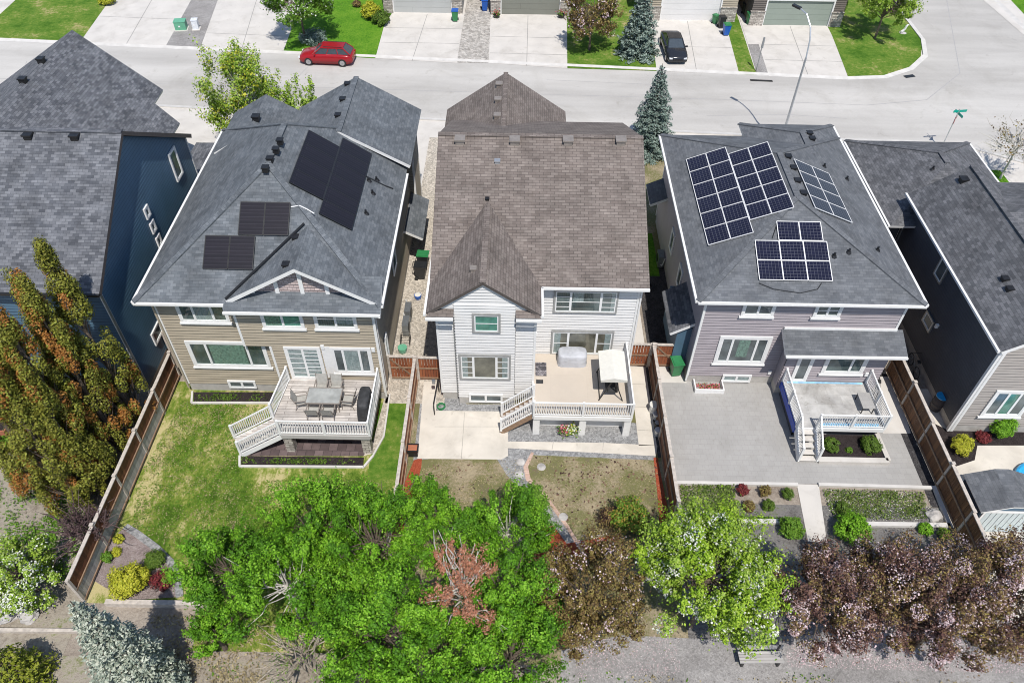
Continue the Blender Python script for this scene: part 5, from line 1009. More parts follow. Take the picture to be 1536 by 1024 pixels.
PB = thing('planter', 'long concrete planter with shrubs in front of the stained deck', 'planter', tuple(G(1275, 680))); a, b, c, d = [Vector((p[0], p[1], 0)) for p in px([(1226, 692), (1331, 694), (1312, 650), (1228, 650)])]
m = MB()
for p, q, w_ in ((a, b, .28), (b, c, .22), (c, d, .28), (d, a, .1)): m.beam(p + Vector((0, 0, .09)), q + Vector((0, 0, .09)), w_, .24)
m.build('rim', 'concrete', PB); MB().poly([tuple(p + Vector((0, 0, .12))) for p in (a, b, c, d)]).build('soil', 'mulch_dark', PB)
shrub('shrub', 'dark green shrub at the step end of the concrete planter', tuple(G(1243, 674)), .45, .75, 'leaf_dark', 3500, .07); shrub('shrub', 'larger rounded green shrub at the right of the concrete planter', tuple(G(1303, 674)), .58, .8, 'leaf_dark', 4500, .07); shrub('shrub', 'tiny yellow green shrub in the middle of the planter', tuple(G(1272, 678)), .2, .35, 'leaf_mid', 700, .05)
WW = thing('window_well', 'white framed window well with red flowers beneath the mauve house window', 'window well', (10.05, 26.0, 0)); m = MB(); m.box((-.75, -.52, -.05), (-.69, .15, .3)); m.box((.69, -.52, -.05), (.75, .15, .3)); m.box((-.75, -.58, -.05), (.75, -.52, .3)); m.build('rim', 'white_vinyl', WW, world=False)
n_ = 220; P = np.stack([rng.uniform(-.6, .6, n_), rng.uniform(-.45, 0, n_), rng.uniform(.03, .18, n_)], 1); quads('flowers', cards(P, .1, np.tile([0, 0, 1.], (n_, 1))), 'petal_rose', WW); quads('leaves', cards(P + [0.02, .03, -.02], .1, np.tile([0, 0, 1.], (n_, 1))), 'leaf_mid', WW)
BINS = {}
def bin_(label, p, rz, col, lid=None, scale=1.0):
    t = thing('wheelie_bin', label, 'bin', p, rz, 'wheeled waste bins'); m = MB(); lv = [(0.08, .21, .24), (.5, .25, .28), (.92, .28, .33), (1.0, .30, .36)]
    for (z0, a0, b0), (z1, a1, b1) in zip(lv, lv[1:]):
        A = [(-a0, -b0, z0), (a0, -b0, z0), (a0, b0, z0), (-a0, b0, z0)]; B = [(-a1, -b1, z1), (a1, -b1, z1), (a1, b1, z1), (-a1, b1, z1)]
        for i in range(4): j = (i + 1) % 4; m.poly([A[i], A[j], B[j], B[i]])
    m.poly([(-.21, -.24, .08), (-.21, .24, .08), (.21, .24, .08), (.21, -.24, .08)]); m.build('body', col, t, weld=True, bevel=.015, world=False)
    m = MB(); m.box((-.31, -.38, 1.0), (.31, .34, 1.035)); m.box((-.25, -.3, 1.035), (.25, .28, 1.07)); m.build('lid', lid or col, t, bevel=.015, world=False)
    m = MB(); m.path([(-.24, .36, .98), (-.24, .43, .98), (.24, .43, .98), (.24, .36, .98)], .02, 6); m.build('handle', 'black_plastic', t, world=False)
    for s in (-1, 1): MB().tube((s * .20, .24, .11), (s * .29, .24, .11), .11, .11, 12).build('wheel', 'rubber', t, world=False)
    if scale != 1: t.scale = (scale,) * 3
    return t
bin_('green wheelie bin on the concrete pad beside the mauve house', (8.45, 26.75, 0), .15, 'bin_green'); bin_('dark bin with a green lid in the passage beside the tan house', (-5.55, 35.0, 0), 1.5, 'bin_black', 'bin_green'); bin_('black wheelie bin behind a black sack in the tan house passage', (-5.6, 34.0, 0), 1.5, 'bin_black')
# passage clutter
def heat_pump(label, p, rz, cat='air conditioner'):
    t = thing('heat_pump', label, cat, p, rz); MB().box((-.4, -.17, .08), (.4, .17, .85)).build('case', 'grey_metal', t, bevel=.02, world=False); m = MB(); m.lathe([(.26, 0), (.28, .02), (.1, .03), (0, .03)], n=20); o = m.build('fan_grille', 'black_metal', t, world=False); o.location = (-.08, -.175, .48); o.rotation_euler = (rad(90), 0, 0)
    m = MB(); m.box((-.36, -.15, 0), (-.28, .15, .08)); m.box((.28, -.15, 0), (.36, .15, .08)); m.build('foot', 'black_metal', t, world=False); m = MB(); m.path([(.4, .0, .3), (.52, .05, .35), (.52, .16, .9)], .03, 6); m.build('line_set', 'white_vinyl', t, world=False); return t
heat_pump('grey outdoor heat pump in the passage, nearer the street', (-5.95, 30.6, 0), math.pi / 2); heat_pump('grey outdoor heat pump in the passage, nearer the back gate', (-5.95, 29.5, 0), math.pi / 2)
heat_pump('white boxed cooling unit against the mauve house side', (8.7, 35.6, 0), -math.pi / 2)
t = thing('trellis_crate', 'black wire crate standing beside the heat pumps', 'crate', (-5.9, 28.6, 0)); m = MB()
for i in range(6): m.box((-.25, -.3 + i * .12, 0), (-.235, -.285 + i * .12, .6)); m.box((.235, -.3 + i * .12, 0), (.25, -.285 + i * .12, .6)); m.box((-.25, -.3 + i * .12, .585), (.25, -.285 + i * .12, .6))
for s in (-.25, .235): m.box((s, -.3, .3), (s + .015, .3, .315)); m.box((s, -.3, .585), (s + .015, .3, .6))
m.build('wire', 'black_metal', t, world=False)
bucket('green tub standing below the heat pumps in the gravel passage', (-6.0, 28.0, 0), .24, .3, 'box_green', 'box_green'); bucket('blue pail lying in the gravel passage by the side door', (-5.6, 32.2, 0), .2, .25, 'bin_blue', 'white_cover')
def bike(label, p, rz):
    t = thing('bicycle', label, 'bicycle', p, rz)
    for x in (-.5, .5):
        m = MB(); k = 18; pts = [(x + .32 * math.cos(2 * math.pi * i / k), 0, .33 + .32 * math.sin(2 * math.pi * i / k)) for i in range(k + 1)]; m.path(pts, .022, 6)
        for i in range(0, k, 3): m.tube((x, 0, .33), pts[i], .004, .004, 4)
        m.build('wheel', 'rubber', t, world=False)
    m = MB(); m.path([(-.5, 0, .33), (-.1, 0, .3), (.38, 0, .78), (-.2, 0, .8), (-.1, 0, .3)], .02, 6); m.path([(-.2, 0, .8), (-.5, 0, .33)], .014, 6); m.path([(.5, 0, .33), (.36, 0, .95)], .018, 6); m.build('frame', 'grey_metal', t, world=False)
    m = MB(); m.path([(.36, -.28, .97), (.36, .28, .97)], .014, 6); m.build('handlebar', 'black_metal', t, world=False); m = MB(); m.box((-.32, -.07, .86), (-.1, .07, .91)); m.build('saddle', 'rubber', t, bevel=.02, world=False)
bike('bicycle leaning at the right end of the mauve house wall', (18.65, 25.9, 0), 1.3); bike('bicycle parked below the charcoal side wall', (21.1, 27.3, 0), 1.5)
# far right yard
t = thing('rain_barrel', 'dark ribbed rain barrel with a blue lid below the charcoal wall', 'barrel', tuple(G(1402, 612))); MB().lathe([(0, 0), (.27, 0), (.31, .2), (.29, .22), (.32, .45), (.30, .47), (.31, .7), (.27, .9), (.27, .92)], n=18).build('barrel', 'wicker', t, smooth=False, world=False); MB().lathe([(.28, .92), (.28, .96), (0, .98)], n=18).build('lid', 'pool_blue', t, world=False)
S = thing('garden_shed', 'small shed with a grey shingle roof and pale ribbed doors', 'shed', (20.95, 17.3, 0)); hx, hy = 1.35, .85; cx, cy = 21.55, 18.6
m = MB(); siding(m, (cx - hx, cy - hy), (cx + hx, cy - hy), 0, 1.75, (.5, 2.15), c=.5); siding(m, (cx + hx, cy - hy), (cx + hx, cy + hy), 0, 1.75, c=.2); siding(m, (cx + hx, cy + hy), (cx - hx, cy + hy), 0, 1.75, (.5, 2.15)); siding(m, (cx - hx, cy + hy), (cx - hx, cy - hy), 0, 1.75, c=.2); m.build('wall', LAP_SHADE('siding_navy'), S)
roofmesh(S, [[(cx - hx - .15, cy - hy - .12, 1.7), (cx - .3, cy - hy - .12, 2.15), (cx - .3, cy + hy + .12, 2.15), (cx - hx - .15, cy + hy + .12, 1.7)], [(cx - .3, cy - hy - .12, 2.15), (cx + .3, cy - hy - .12, 2.15), (cx + .3, cy + hy + .12, 2.15), (cx - .3, cy + hy + .12, 2.15)], [(cx + .3, cy - hy - .12, 2.15), (cx + hx + .15, cy - hy - .12, 1.7), (cx + hx + .15, cy + hy + .12, 1.7), (cx + .3, cy + hy + .12, 2.15)]], 'shingle_grey', th=.07)
m = MB()
for i in range(10): x = cx - 1.2 + i * .24; m.box((x, cy - hy - .07, .08), (x + .21, cy - hy - .04, 1.58))
d_ = m.build('door', 'ribbed_pale', S) if 'ribbed_pale' in MATS else m.build('door', 'grey_cover', S); m = MB(); m.box((cx - 1.32, cy - hy - .08, .05), (cx - 1.22, cy - hy - .03, 1.60)); m.box((cx + 1.22, cy - hy - .08, .05), (cx + 1.32, cy - hy - .03, 1.60)); m.box((cx - 1.32, cy - hy - .08, 1.6), (cx + 1.32, cy - hy - .03, 1.70)); m.build('door_frame', 'white_trim', S)
t = thing('wading_pool', 'blue inflatable pool partly seen behind the shed', 'pool', (24.75, 20.1, 0)); m = MB(); k = 24
for i in range(k):
    a, b = 2 * math.pi * i / k, 2 * math.pi * (i + 1) / k; m.tube((1.2 * math.cos(a), 1.2 * math.sin(a), .14), (1.2 * math.cos(b), 1.2 * math.sin(b), .14), .14, .14, 8, cap=False)
m.build('rim', 'pool_blue', t, smooth=True, world=False); MB().lathe([(1.15, .12), (0, .12)][::-1], n=24).build('water', 'pool_blue', t, world=False)
# bench by the lane
B = thing('bench', 'pale wooden park bench half under the white blossom tree', 'bench', tuple(G(1137, 992))[:2] + (0,), .03)
for i in range(4): pass
m = MB()
for i in range(4): m.box((-.85, -.22 + i * .115, .43), (.85, -.12 + i * .115, .47))
m.build('seat', 'fence_grey', B, world=False); m = MB()
for i in range(3): m.box((-.85, .27, .55 + i * .12), (.85, .30, .65 + i * .12))
m.build('backrest', 'fence_grey', B, world=False)
for s in (-.7, .7): m = MB(); m.box((s - .04, -.2, 0), (s + .04, .26, .43)); m.box((s - .04, .24, .43), (s + .04, .28, .9)); m.build('leg', 'black_metal', B, world=False)
import bmesh
from mathutils import noise as mnoise
for i, (x, y, r, lb) in enumerate(((12, 922, .42, 'large pale boulder at the left edge beside the timber'), (45, 925, .3, 'smaller pale boulder beside the large boulder'), (1400, 775, .3, 'pale rock in the planting bed by the dark fence'))):
    bm = bmesh.new(); bmesh.ops.create_icosphere(bm, subdivisions=3, radius=r)
    for v_ in bm.verts: k = 1 + .45 * mnoise.noise(v_.co / r * 1.1 + Vector((i * 7, 3, 1))) + .15 * mnoise.noise(v_.co / r * 3 + Vector((i, 9, 1))); v_.co = Vector((v_.co.x * k * 1.2, v_.co.y * k, v_.co.z * k * .62 + r * .3))
    me = bpy.data.meshes.new('boulder'); bm.to_mesh(me); bm.free(); me.materials.append(MATS['rock']); o = bpy.data.objects.new('boulder', me); COL.objects.link(o); o.location = G(x, y); tag(o, lb, 'rock')
m = MB(); m.beam((-40, 12.2, .1), (-16.2, 12.45, .1), .14, .18); tag(m.build('timber_edge', 'fence_cap'), 'long timber edging below the boulders at the lower left', 'edging')

# ------------------------------------------------------------------ street things
def car(name, label, cat, p, rz, paint, kind):
    t = thing(name, label, cat, p, rz); wag = kind == 'wagon'; L = 2.25 if wag else 2.42; W_ = .88
    # stations along the body: x, half width, underside, shoulder, top of the bonnet/boot
    st = [(-L, .60, .34, .52, .60), (-L + .08, .72, .26, .58, .70), (-L + .35, .82, .22, .66, .80), (-L + .9, W_, .2, .74, .88), (-L + 1.35, W_, .2, .80, .96), (0, W_, .2, .84, .97), (L - 1.0, W_, .2, .86, .98), (L - .45, .86, .22, .86, .97 if wag else 1.0), (L - .12, .78, .28, .80, .92), (L, .66, .36, .66, .76)]
    def sec(x, w_, a, s, h): return [(x, -w_ * .8, h), (x, -w_ * .94, (s + h) / 2), (x, -w_, s), (x, -w_ * 1.01, (a + s) / 2), (x, -w_ * .95, a), (x, w_ * .95, a), (x, w_ * 1.01, (a + s) / 2), (x, w_, s), (x, w_ * .94, (s + h) / 2), (x, w_ * .8, h)]
    m = MB(); S = [sec(*q) for q in st]
    for A, B in zip(S, S[1:]):
        for i in range(10): j = (i + 1) % 10; m.poly([A[i], B[i], B[j], A[j]])
    m.poly(S[0]); m.poly(S[-1][::-1]); m.build('body', paint, t, smooth=True, weld=True, world=False)
    xr0, xr1, xf, xb, hr = (-.32, 1.55, -1.0, 2.1, 1.45) if wag else (-.35, .75, -1.15, 1.75, 1.42)
    low = [(xf, -.72, .93), (xb, -.72, .95), (xb, .72, .95), (xf, .72, .93)]; top = [(xr0, -.57, hr - .02), (xr1, -.57, hr - .03), (xr1, .57, hr - .03), (xr0, .57, hr - .02)]
    m = MB(); m.poly([(a, b, c + .012) for a, b, c in top]); xm = (xr0 + xr1) / 2
    m.poly([(xr0, -.57, hr - .008), (xr0, -.45, hr + .03), (xr1, -.45, hr + .02), (xr1, -.57, hr - .018)][::-1]); m.poly([(xr0, .57, hr - .008), (xr1, .57, hr - .018), (xr1, .45, hr + .02), (xr0, .45, hr + .03)][::-1]); m.poly([(xr0, -.45, hr + .03), (xr1, -.45, hr + .02), (xr1, .45, hr + .02), (xr0, .45, hr + .03)])
    for a, b in ((low[0], top[0]), (low[1], top[1]), (low[2], top[2]), (low[3], top[3])): m.beam(a, b, .09, .07)
    for y in (-1, 1):
        for f in ((.36, .36), (.68, .7)) if wag else ((.42, .5),):
            a = Vector(low[0 if y < 0 else 3]).lerp(Vector(low[1 if y < 0 else 2]), f[0]); b = Vector(top[0 if y < 0 else 3]).lerp(Vector(top[1 if y < 0 else 2]), f[1]); m.beam(a, b, .06, .05)
        m.beam(top[0 if y < 0 else 3], top[1 if y < 0 else 2], .08, .05)
    m.build('roof', paint, t, world=False)
    m = MB(); s = .985
    for q in ((0, 1), (1, 2), (2, 3), (3, 0)): m.poly([low[q[0]], low[q[1]], top[q[1]], top[q[0]]])
    m.build('windows', 'car_glass', t, world=False)
    for x in (-L + .82, L - .85):
        for y in (-1, 1):
            w_ = MB(); w_.tube((0, -.1, 0), (0, .1, 0), .33, .33, 22); o = w_.build('wheel', 'rubber', t, world=False); o.location = (x, y * .80, .33); r_ = MB(); r_.tube((0, -.106, 0), (0, .106, 0), .21, .21, 18)
            for k in range(5): an = k * 1.2566; r_.tube((0, -.112, 0), (0, .112, 0), .04, .04, 8)
            q = r_.build('rim', 'alloy', o, world=False)
    for y in (-1, 1):
        MB().box((-L - .01, y * .60 - .13, .56), (-L + .12, y * .60 + .13, .66)).build('headlight', 'head_glass', t, bevel=.02, world=False); MB().box((L - .1, y * .62 - .1, .66), (L + .012, y * .62 + .1, .84)).build('tail_light', 'tail_red', t, bevel=.02, world=False)
        MB().box((xf + .12, y * .88 - .1, .95), (xf + .24, y * .88 + .1, 1.06)).build('mirror', paint, t, bevel=.02, world=False)
        for x in (-.55, .3): MB().box((x + .25, y * .885 - .012, .80), (x + .42, y * .885 + .012, .83)).build('door_handle', paint, t, world=False)
    m = MB(); m.box((-L - .015, -.42, .42), (-L + .05, .42, .54)); m.build('grille', 'black_plastic', t, world=False); 
    if wag:
        for y in (-.5, .5): m = MB(); m.path([(-.1, y, hr + .06), (1.45, y, hr + .05)], .018, 6); m.build('roof_rail', 'black_metal', t, world=False)
    return t
p = G(491, 97); car('estate_car', 'red estate car parked at the far kerb by the green lawn', 'car', (p.x, p.y + .55, 0), -.05, 'red_paint', 'wagon')
p = G(1010, 84); car('sedan_car', 'black sedan parked on the pale driveway facing the street', 'car', (p.x, p.y + .6, 0), math.pi / 2 + .03, 'black_paint', 'sedan')
# lamp post and sign
LP = thing('street_lamp', 'tall grey street lamp with a curved arm at the near kerb', 'street lamp', (19.0, 48.9, 0))
m = MB(); m.tube((0, 0, 0), (0, 0, 6.8), .10, .065, 10); pts = [(0, 0, 6.8), (.02, .3, 7.9), (-.05, .7, 8.6), (-.3, 1.3, 9.15), (-.65, 1.9, 9.3)]; m.path(pts, .05, 8); m.build('pole', 'galvanised', LP, world=False); m = MB(); m.tube((0, 0, 0), (0, 0, .35), .17, .13, 10); m.build('base', 'galvanised', LP, world=False)
m = MB(); m.beam((-.6, 1.8, 9.3), (-1.0, 2.3, 9.33), .24, .13); m.build('lamp_head', 'black_metal', LP, world=False)
SG = thing('street_sign', 'street name sign with two green blades and a red yield triangle on a thin post', 'street sign', tuple(G(1412, 222)))
m = MB(); m.tube((0, 0, 0), (0, 0, 3.1), .04, .035, 8); m.build('post', 'galvanised', SG, world=False)
for a, z_ in ((.15, 2.95), (1.7, 2.75)): o = MB().box((-.5, -.012, -.09), (.5, .012, .09)).build('name_blade', 'teal_sign', SG, world=False); o.location = (.1, 0, z_); o.rotation_euler = (0, 0, a)
m = MB(); q = [(-.36, -.04, 2.5), (.36, -.04, 2.5), (0, -.04, 1.9)]; m.poly([q[0], q[2], q[1]][::-1]); m.poly([(a, b + .02, c) for a, b, c in [q[0], q[2], q[1]]]); o = m.build('yield_plate', 'red_sign', SG, world=False); o.rotation_euler = (0, 0, .9)
m = MB(); m.poly([(-.17, -.045, 2.42), (0, -.045, 2.12), (.17, -.045, 2.42)]); i_ = m.build('plate_centre', 'white_vinyl', o, world=False)
YP = thing('post_lamp', 'slim grey marker post beside the gravel by the sage garage driveway', 'post', tuple(G(1134, 107))); m = MB(); m.tube((0, 0, 0), (0, 0, 2.0), .035, .035, 8); m.build('pole', 'grey_metal', YP, world=False); MB().tube((0, 0, 2.0), (0, 0, 2.85), .10, .08, 10).build('head', 'grey_metal', YP, world=False)
def cabinet(label, p, w_, d, h, mat):
    t = thing('utility_box', label, 'utility box', p, .15); MB().box((-w_ / 2, -d / 2, .06), (w_ / 2, d / 2, h)).build('case', mat, t, bevel=.04, world=False); MB().box((-w_ / 2 - .1, -d / 2 - .1, 0), (w_ / 2 + .1, d / 2 + .1, .07)).build('pad', 'concrete', t, world=False); MB().box((-w_ / 2 - .03, -d / 2 - .03, h + .003), (w_ / 2 + .03, d / 2 + .03, h + .05)).build('lid', mat, t, bevel=.02, world=False); m = MB(); m.box((-.14, -d / 2 - .012, h * .45), (.02, -d / 2 - .002, h * .62)); m.build('warning_plate', 'white_vinyl', t, world=False)
cabinet('wide green utility box on the gravel strip', tuple(G(273, 44)), .95, .8, .75, 'box_green'); cabinet('narrow pale utility box beside the green one', tuple(G(295, 44)), .5, .55, .85, 'head_glass')
bin_('green bin with a blue lid by the pale grey garage', tuple(G(683, 32)), 0, 'bin_green', 'bin_blue'); bin_('blue bin standing in the side passage of the olive garage', tuple(G(727, 16)), .1, 'bin_blue')
bin_('small green bin near the white garage', tuple(G(1072, 36)), .6, 'bin_green', scale=.8); bin_('black bin between the green and the blue bin', tuple(G(1081, 42)), .1, 'bin_black'); bin_('bright blue recycling bin with a green lid on the sedan driveway', tuple(G(1088, 53)), .1, 'bin_blue', 'bin_green'); bin_('green bin against the dark wall left of the sage garage', tuple(G(1123, 36)), .1, 'bin_green'); bin_('dark bin behind the green bin left of the sage garage', tuple(G(1117, 22)), .1, 'bin_black')
flowers('pot of pink flowers at the left pier of the olive garage', tuple(G(745, 27)), .35, ['petal_rose'], 120, 'black_plastic'); flowers('pot of pink flowers at the right pier of the olive garage', tuple(G(842, 27)), .38, ['petal_rose'], 130, 'black_plastic')
t = thing('garden_ornament', 'small white garden bird ornament on the corner lawn', 'ornament', tuple(G(1354, 50))); MB().lathe([(0, 0), (.3, 0), (.32, .04), (0, .05)], n=12).build('base', 'rock', t, world=False); m = MB(); m.path([(-.2, 0, .1), (.05, 0, .35), (.12, 0, .7)], .1, 8); m.tube((.12, 0, .7), (.3, 0, .78), .08, .03, 8); m.build('body', 'white_vinyl', t, smooth=True, world=False)
t = tag(MB().box((-.45, -.2, 0), (.45, .2, .012)).build('storm_drain', 'black_metal'), 'iron storm drain grate in the kerb at the corner', 'drain'); t.location = G(1364, 115) + Vector((0, 0, .03)); t.rotation_euler = (0, 0, .3)
t = tag(MB().box((-.9, -.12, 0), (.9, .12, .03)).build('kerb_ramp', 'rubber'), 'black rubber ramp lying in the gutter by the gravel strip', 'ramp'); t.location = G(1142, 121.5) + Vector((0, 0, .012)); t.rotation_euler = (0, 0, -.05)

# ------------------------------------------------------------------ vegetation
def at(px_, py_, z): p = G(px_, py_, z); return (p.x, p.y)
# the row of green trees at the bottom (each crown's centre read at its own height)
for (x, y, cz, r, fl, n, lb) in (
    (345, 858, 2.9, 1.45, 1.15, 15000, 'bright green leafy tree at the left end of the bottom row beside the round bed'),
    (478, 800, 3.9, 1.65, 1.25, 18000, 'bright green leafy tree whose crown tops the bottom row below the wood deck'),
    (560, 815, 4.5, 1.55, 1.3, 17000, 'bright green leafy tree beside the lower end of the plank fence'),
    (432, 880, 3.9, 1.5, 1.15, 16000, 'bright green leafy tree above the bare grey branches'),
    (570, 945, 4.6, 1.75, 1.1, 19000, 'bright green leafy tree at the bottom edge left of the rusty dead tree'),
    (640, 765, 2.6, .95, 1.2, 7500, 'small green tree by the red mulch next to the plank fence'),
    (760, 800, 3.2, 1.4, 1.2, 14000, 'green leafy tree left of the grey gravel path'),
    (765, 895, 4.0, 1.35, 1.15, 13500, 'green leafy tree right of the rusty dead tree'),
    (765, 990, 3.6, 1.5, 1.0, 14000, 'green leafy tree at the bottom edge beside the gravel lane'),
    (690, 815, 3.3, 1.15, 1.2, 9500, 'green leafy tree directly behind the rusty dead tree'),
    (650, 985, 3.6, 1.3, 1.0, 12000, 'green leafy tree at the bottom edge under the rusty dead tree'),
    (545, 1012, 2.6, 1.1, 1.0, 8000, 'low green tree at the bottom edge right of the bare branches'),
    (325, 952, 1.3, .75, .9, 4200, 'low green bushy tree at the bottom left of the leafy row')):
    b = at(x, y, cz); r *= 1.12; n = int(n * 2.2); tree('leafy_tree', lb, 'tree', b, cz + r * fl, r, 'leaf_green', n, .09, 'green trees along the back fences', fl, cz, int(31 * r), .245 / r ** .5, 'bark_pale' if x in (760, 432) else 'bark', twigs=3, low=-.35, stretch=1.0, shell=.7, leaf2='leaf_deep')
b = at(690, 880, 4.9); tree('dying_tree', 'half dead tree with rusty leaves and bare white branches', 'tree', b, 6.3, 1.55, 'leaf_dead', 7500, .075, None, .8, 5.0, 26, .15, 'bark_pale', twigs=26, low=-.1, tr=.17, shell=.4)
b = at(450, 968, 2.3); tree('bare_bush', 'tangle of bare grey branches among the green trees', 'bush', b, 2.3, 1.2, 'leaf_mid', 500, .08, None, .7, 1.5, 22, .3, 'bark_tan', twigs=110, low=-.1, tr=.035, stems=5)
b = at(1064, 872, 3.8); tree('blossom_tree', 'large light green tree flecked with white blossom above the bench', 'tree', b, 6.1, 2.25, 'leaf_lime', 72000, .095, None, 1.0, 3.9, 95, .145, 'bark', 'petal_white', 6500, .07, low=-.3, stretch=1.7, leaf2='leaf_light')
for (x, y, cz, r, fl, n, nb, lb) in (
    (886, 878, 3.3, 1.5, 1.1, 21000, 1800, 'bronze leaved crab apple with sparse pale blossom left of the white blossom tree'),
    (1228, 895, 3.0, 1.45, 1.0, 14500, 4200, 'bronze crab apple in pink blossom just right of the white blossom tree'),
    (1325, 890, 3.2, 1.5, 1.0, 15500, 5200, 'bronze crab apple in pink blossom above the petal strewn lane'),
    (1425, 905, 3.2, 1.5, 1.0, 15500, 4800, 'bronze crab apple in pink blossom second from the right edge'),
    (1518, 880, 3.2, 1.6, 1.0, 16500, 5600, 'bronze crab apple in pink blossom cut by the right edge')):
    b = at(x, y + 10, cz); r *= 1.28; n = int(n * 2.2); nb = int(nb * 1.15); tree('crab_apple', lb, 'tree', b, cz + r * fl, r, 'leaf_purple' if x != 886 else 'leaf_bronze', n, .082, 'bronze crab apple trees', fl, cz, 70, .18, 'bark', 'petal_pink', nb, .065, low=-.45, stretch=1.2, leaf2='leaf_maroon' if x != 886 else None)
b = at(920, 768, .8); shrub('shrub', 'orange and green shrub against the lower plank fence', at(945, 775, .7), 1.0, 1.5, 'leaf_orange', 5000, .1); shrub('shrub', 'dark purple twiggy shrub left of the orange shrub', at(912, 775, .5), .6, .9, 'leaf_purple', 900, .08, twiggy=True, stem_mat='twig_purple')
shrub('shrub', 'fresh green shrub at the bend of the gravel path', at(795, 745, 1.2), .9, 1.8, 'leaf_mid', 5000, .11)
# planting beds of the mauve house
lb = ['reddish round shrub nearest the blossom tree in the first row of the bed', 'brown green round shrub between two others near the walkway', 'dark green round shrub in the bed corner by the walkway', 'reddish brown round shrub in the second row of the bed', 'green round shrub in the second row of the bed']
for (x, y, mt), l in zip(((1114, 735, 'leaf_red'), (1147, 737, 'leaf_bronze'), (1181, 740, 'leaf_dark'), (1123, 760, 'leaf_bronze'), (1153, 759, 'leaf_dark')), lb): shrub('low_shrub', l, at(x, y, .2), .34, .5, mt, 1700, .06, 'small round shrubs in the planting bed')
shrub('shrub', 'leafy green bush at the left of the walkway end', at(1188, 792, .4), .6, .9, 'leaf_mid', 3600, .09); shrub('shrub', 'large bright green bush right of the walkway end', at(1278, 792, .6), .85, 1.2, 'leaf_green', 6500, .10); shrub('shrub', 'small green bush left in the weedy bed', at(1264, 760, .3), .35, .5, 'leaf_dark', 1600, .07)
shrub('shrub', 'small bright green clump below the bed kerb', at(1388, 793, .2), .38, .45, 'leaf_green', 1700, .08); shrub('shrub', 'pale green clump near the foot of the dark fence', at(1417, 800, .2), .33, .4, 'leaf_light', 1300, .08)
leafy('leaf_bed', [(.06, .11, .02), (.13, .20, .035), (.22, .27, .07)])
def scatter(name, poly, n, size, mat, h=.12, upb=.8, clump=None):
    P = np.array([[p[0], p[1]] for p in poly]); lo, hi = P.min(0), P.max(0); q = rng.uniform(lo, hi, (n * 3, 2))
    if clump: c = rng.uniform(lo, hi, (clump, 2)); q = c[rng.integers(0, clump, n * 3)] + rng.normal(size=(n * 3, 2)) * .22
    ins = np.zeros(len(q), bool); j = len(P) - 1
    for i in range(len(P)):
        a, b = P[i], P[j]; c_ = ((a[1] > q[:, 1]) != (b[1] > q[:, 1])) & (q[:, 0] < (b[0] - a[0]) * (q[:, 1] - a[1]) / (b[1] - a[1] + 1e-12) + a[0]); ins ^= c_; j = i
    q = q[ins][:n]; Z = rng.uniform(.02, h, len(q)); return stuff(quads(name, cards(np.column_stack([q, Z]), size, np.tile([0, 0, upb], (len(q), 1))), mat))
scatter('ground_cover', px([(1232, 735), (1385, 738), (1390, 780), (1250, 780)]), 4300, .085, 'leaf_bed', .18, clump=150); scatter('ground_cover', px([(1232, 735), (1395, 738), (1400, 785), (1240, 785)]), 900, .06, 'petal_white', .14, clump=60)
scatter('ground_cover', px([(1020, 728), (1100, 728), (1110, 775), (1025, 800)]), 4200, .09, 'leaf_bed', .16, clump=120); scatter('ground_cover', px([(1105, 775), (1200, 778), (1200, 786), (1105, 784)]), 900, .09, 'leaf_mid', .15)
scatter('weeds', px([(-80, 640), (150, 740), (110, 870), (-120, 900)]), 9000, .11, 'leaf_mid', .14, clump=170); scatter('weeds', px([(230, 920), (420, 930), (400, 1040), (200, 1040)]), 2600, .1, 'grass_dry', .12, clump=90)
scatter('weeds', [(-14, 4), (24, 4), (24, 11.2), (-14, 11.2)], 6500, .10, 'grass_dry', .10, clump=300); scatter('weeds', [(-14, 5), (24, 5), (24, 11.4), (-14, 11.4)], 3500, .10, 'leaf_mid', .10, clump=160)
scatter('fallen_petals', px([(1180, 930), (1540, 930), (1540, 1010), (1180, 1000)]), 5000, .045, 'petal_pink', .03, 3); scatter('fallen_petals', px([(860, 960), (1020, 950), (1020, 1010), (860, 1020)]), 900, .045, 'petal_pink', .03, 3)
scatter('bed_plants', px([(366, 688), (540, 690), (540, 697), (366, 696)]), 500, .1, 'leaf_dark', .15, clump=14); scatter('bed_plants', px([(296, 592), (408, 592), (404, 602), (294, 602)]), 420, .09, 'leaf_dark', .12, clump=12)
lawn_px = px([(275, 600), (405, 610), (360, 720), (560, 720), (590, 740), (585, 800), (470, 800), (350, 880), (200, 790), (205, 720)])
scatter('grass_tufts', lawn_px, 17000, .075, 'leaf_mid', .05, .2, clump=900); scatter('grass_tufts', lawn_px, 9000, .07, 'grass_dry', .04, .2, clump=500)
scatter('dead_tufts', px([(630, 700), (750, 690), (985, 690), (1000, 800), (850, 800), (640, 770)]), 5000, .06, 'grass_dry', .03, .3, clump=400)
scatter('dirt_clods', px([(800, 685), (985, 692), (1000, 790), (860, 790), (800, 720)]), 260, .13, 'leaf_maroon', .03, 2); scatter('dirt_clods', px([(632, 700), (745, 690), (770, 730), (640, 770)]), 70, .11, 'leaf_maroon', .03, 2)
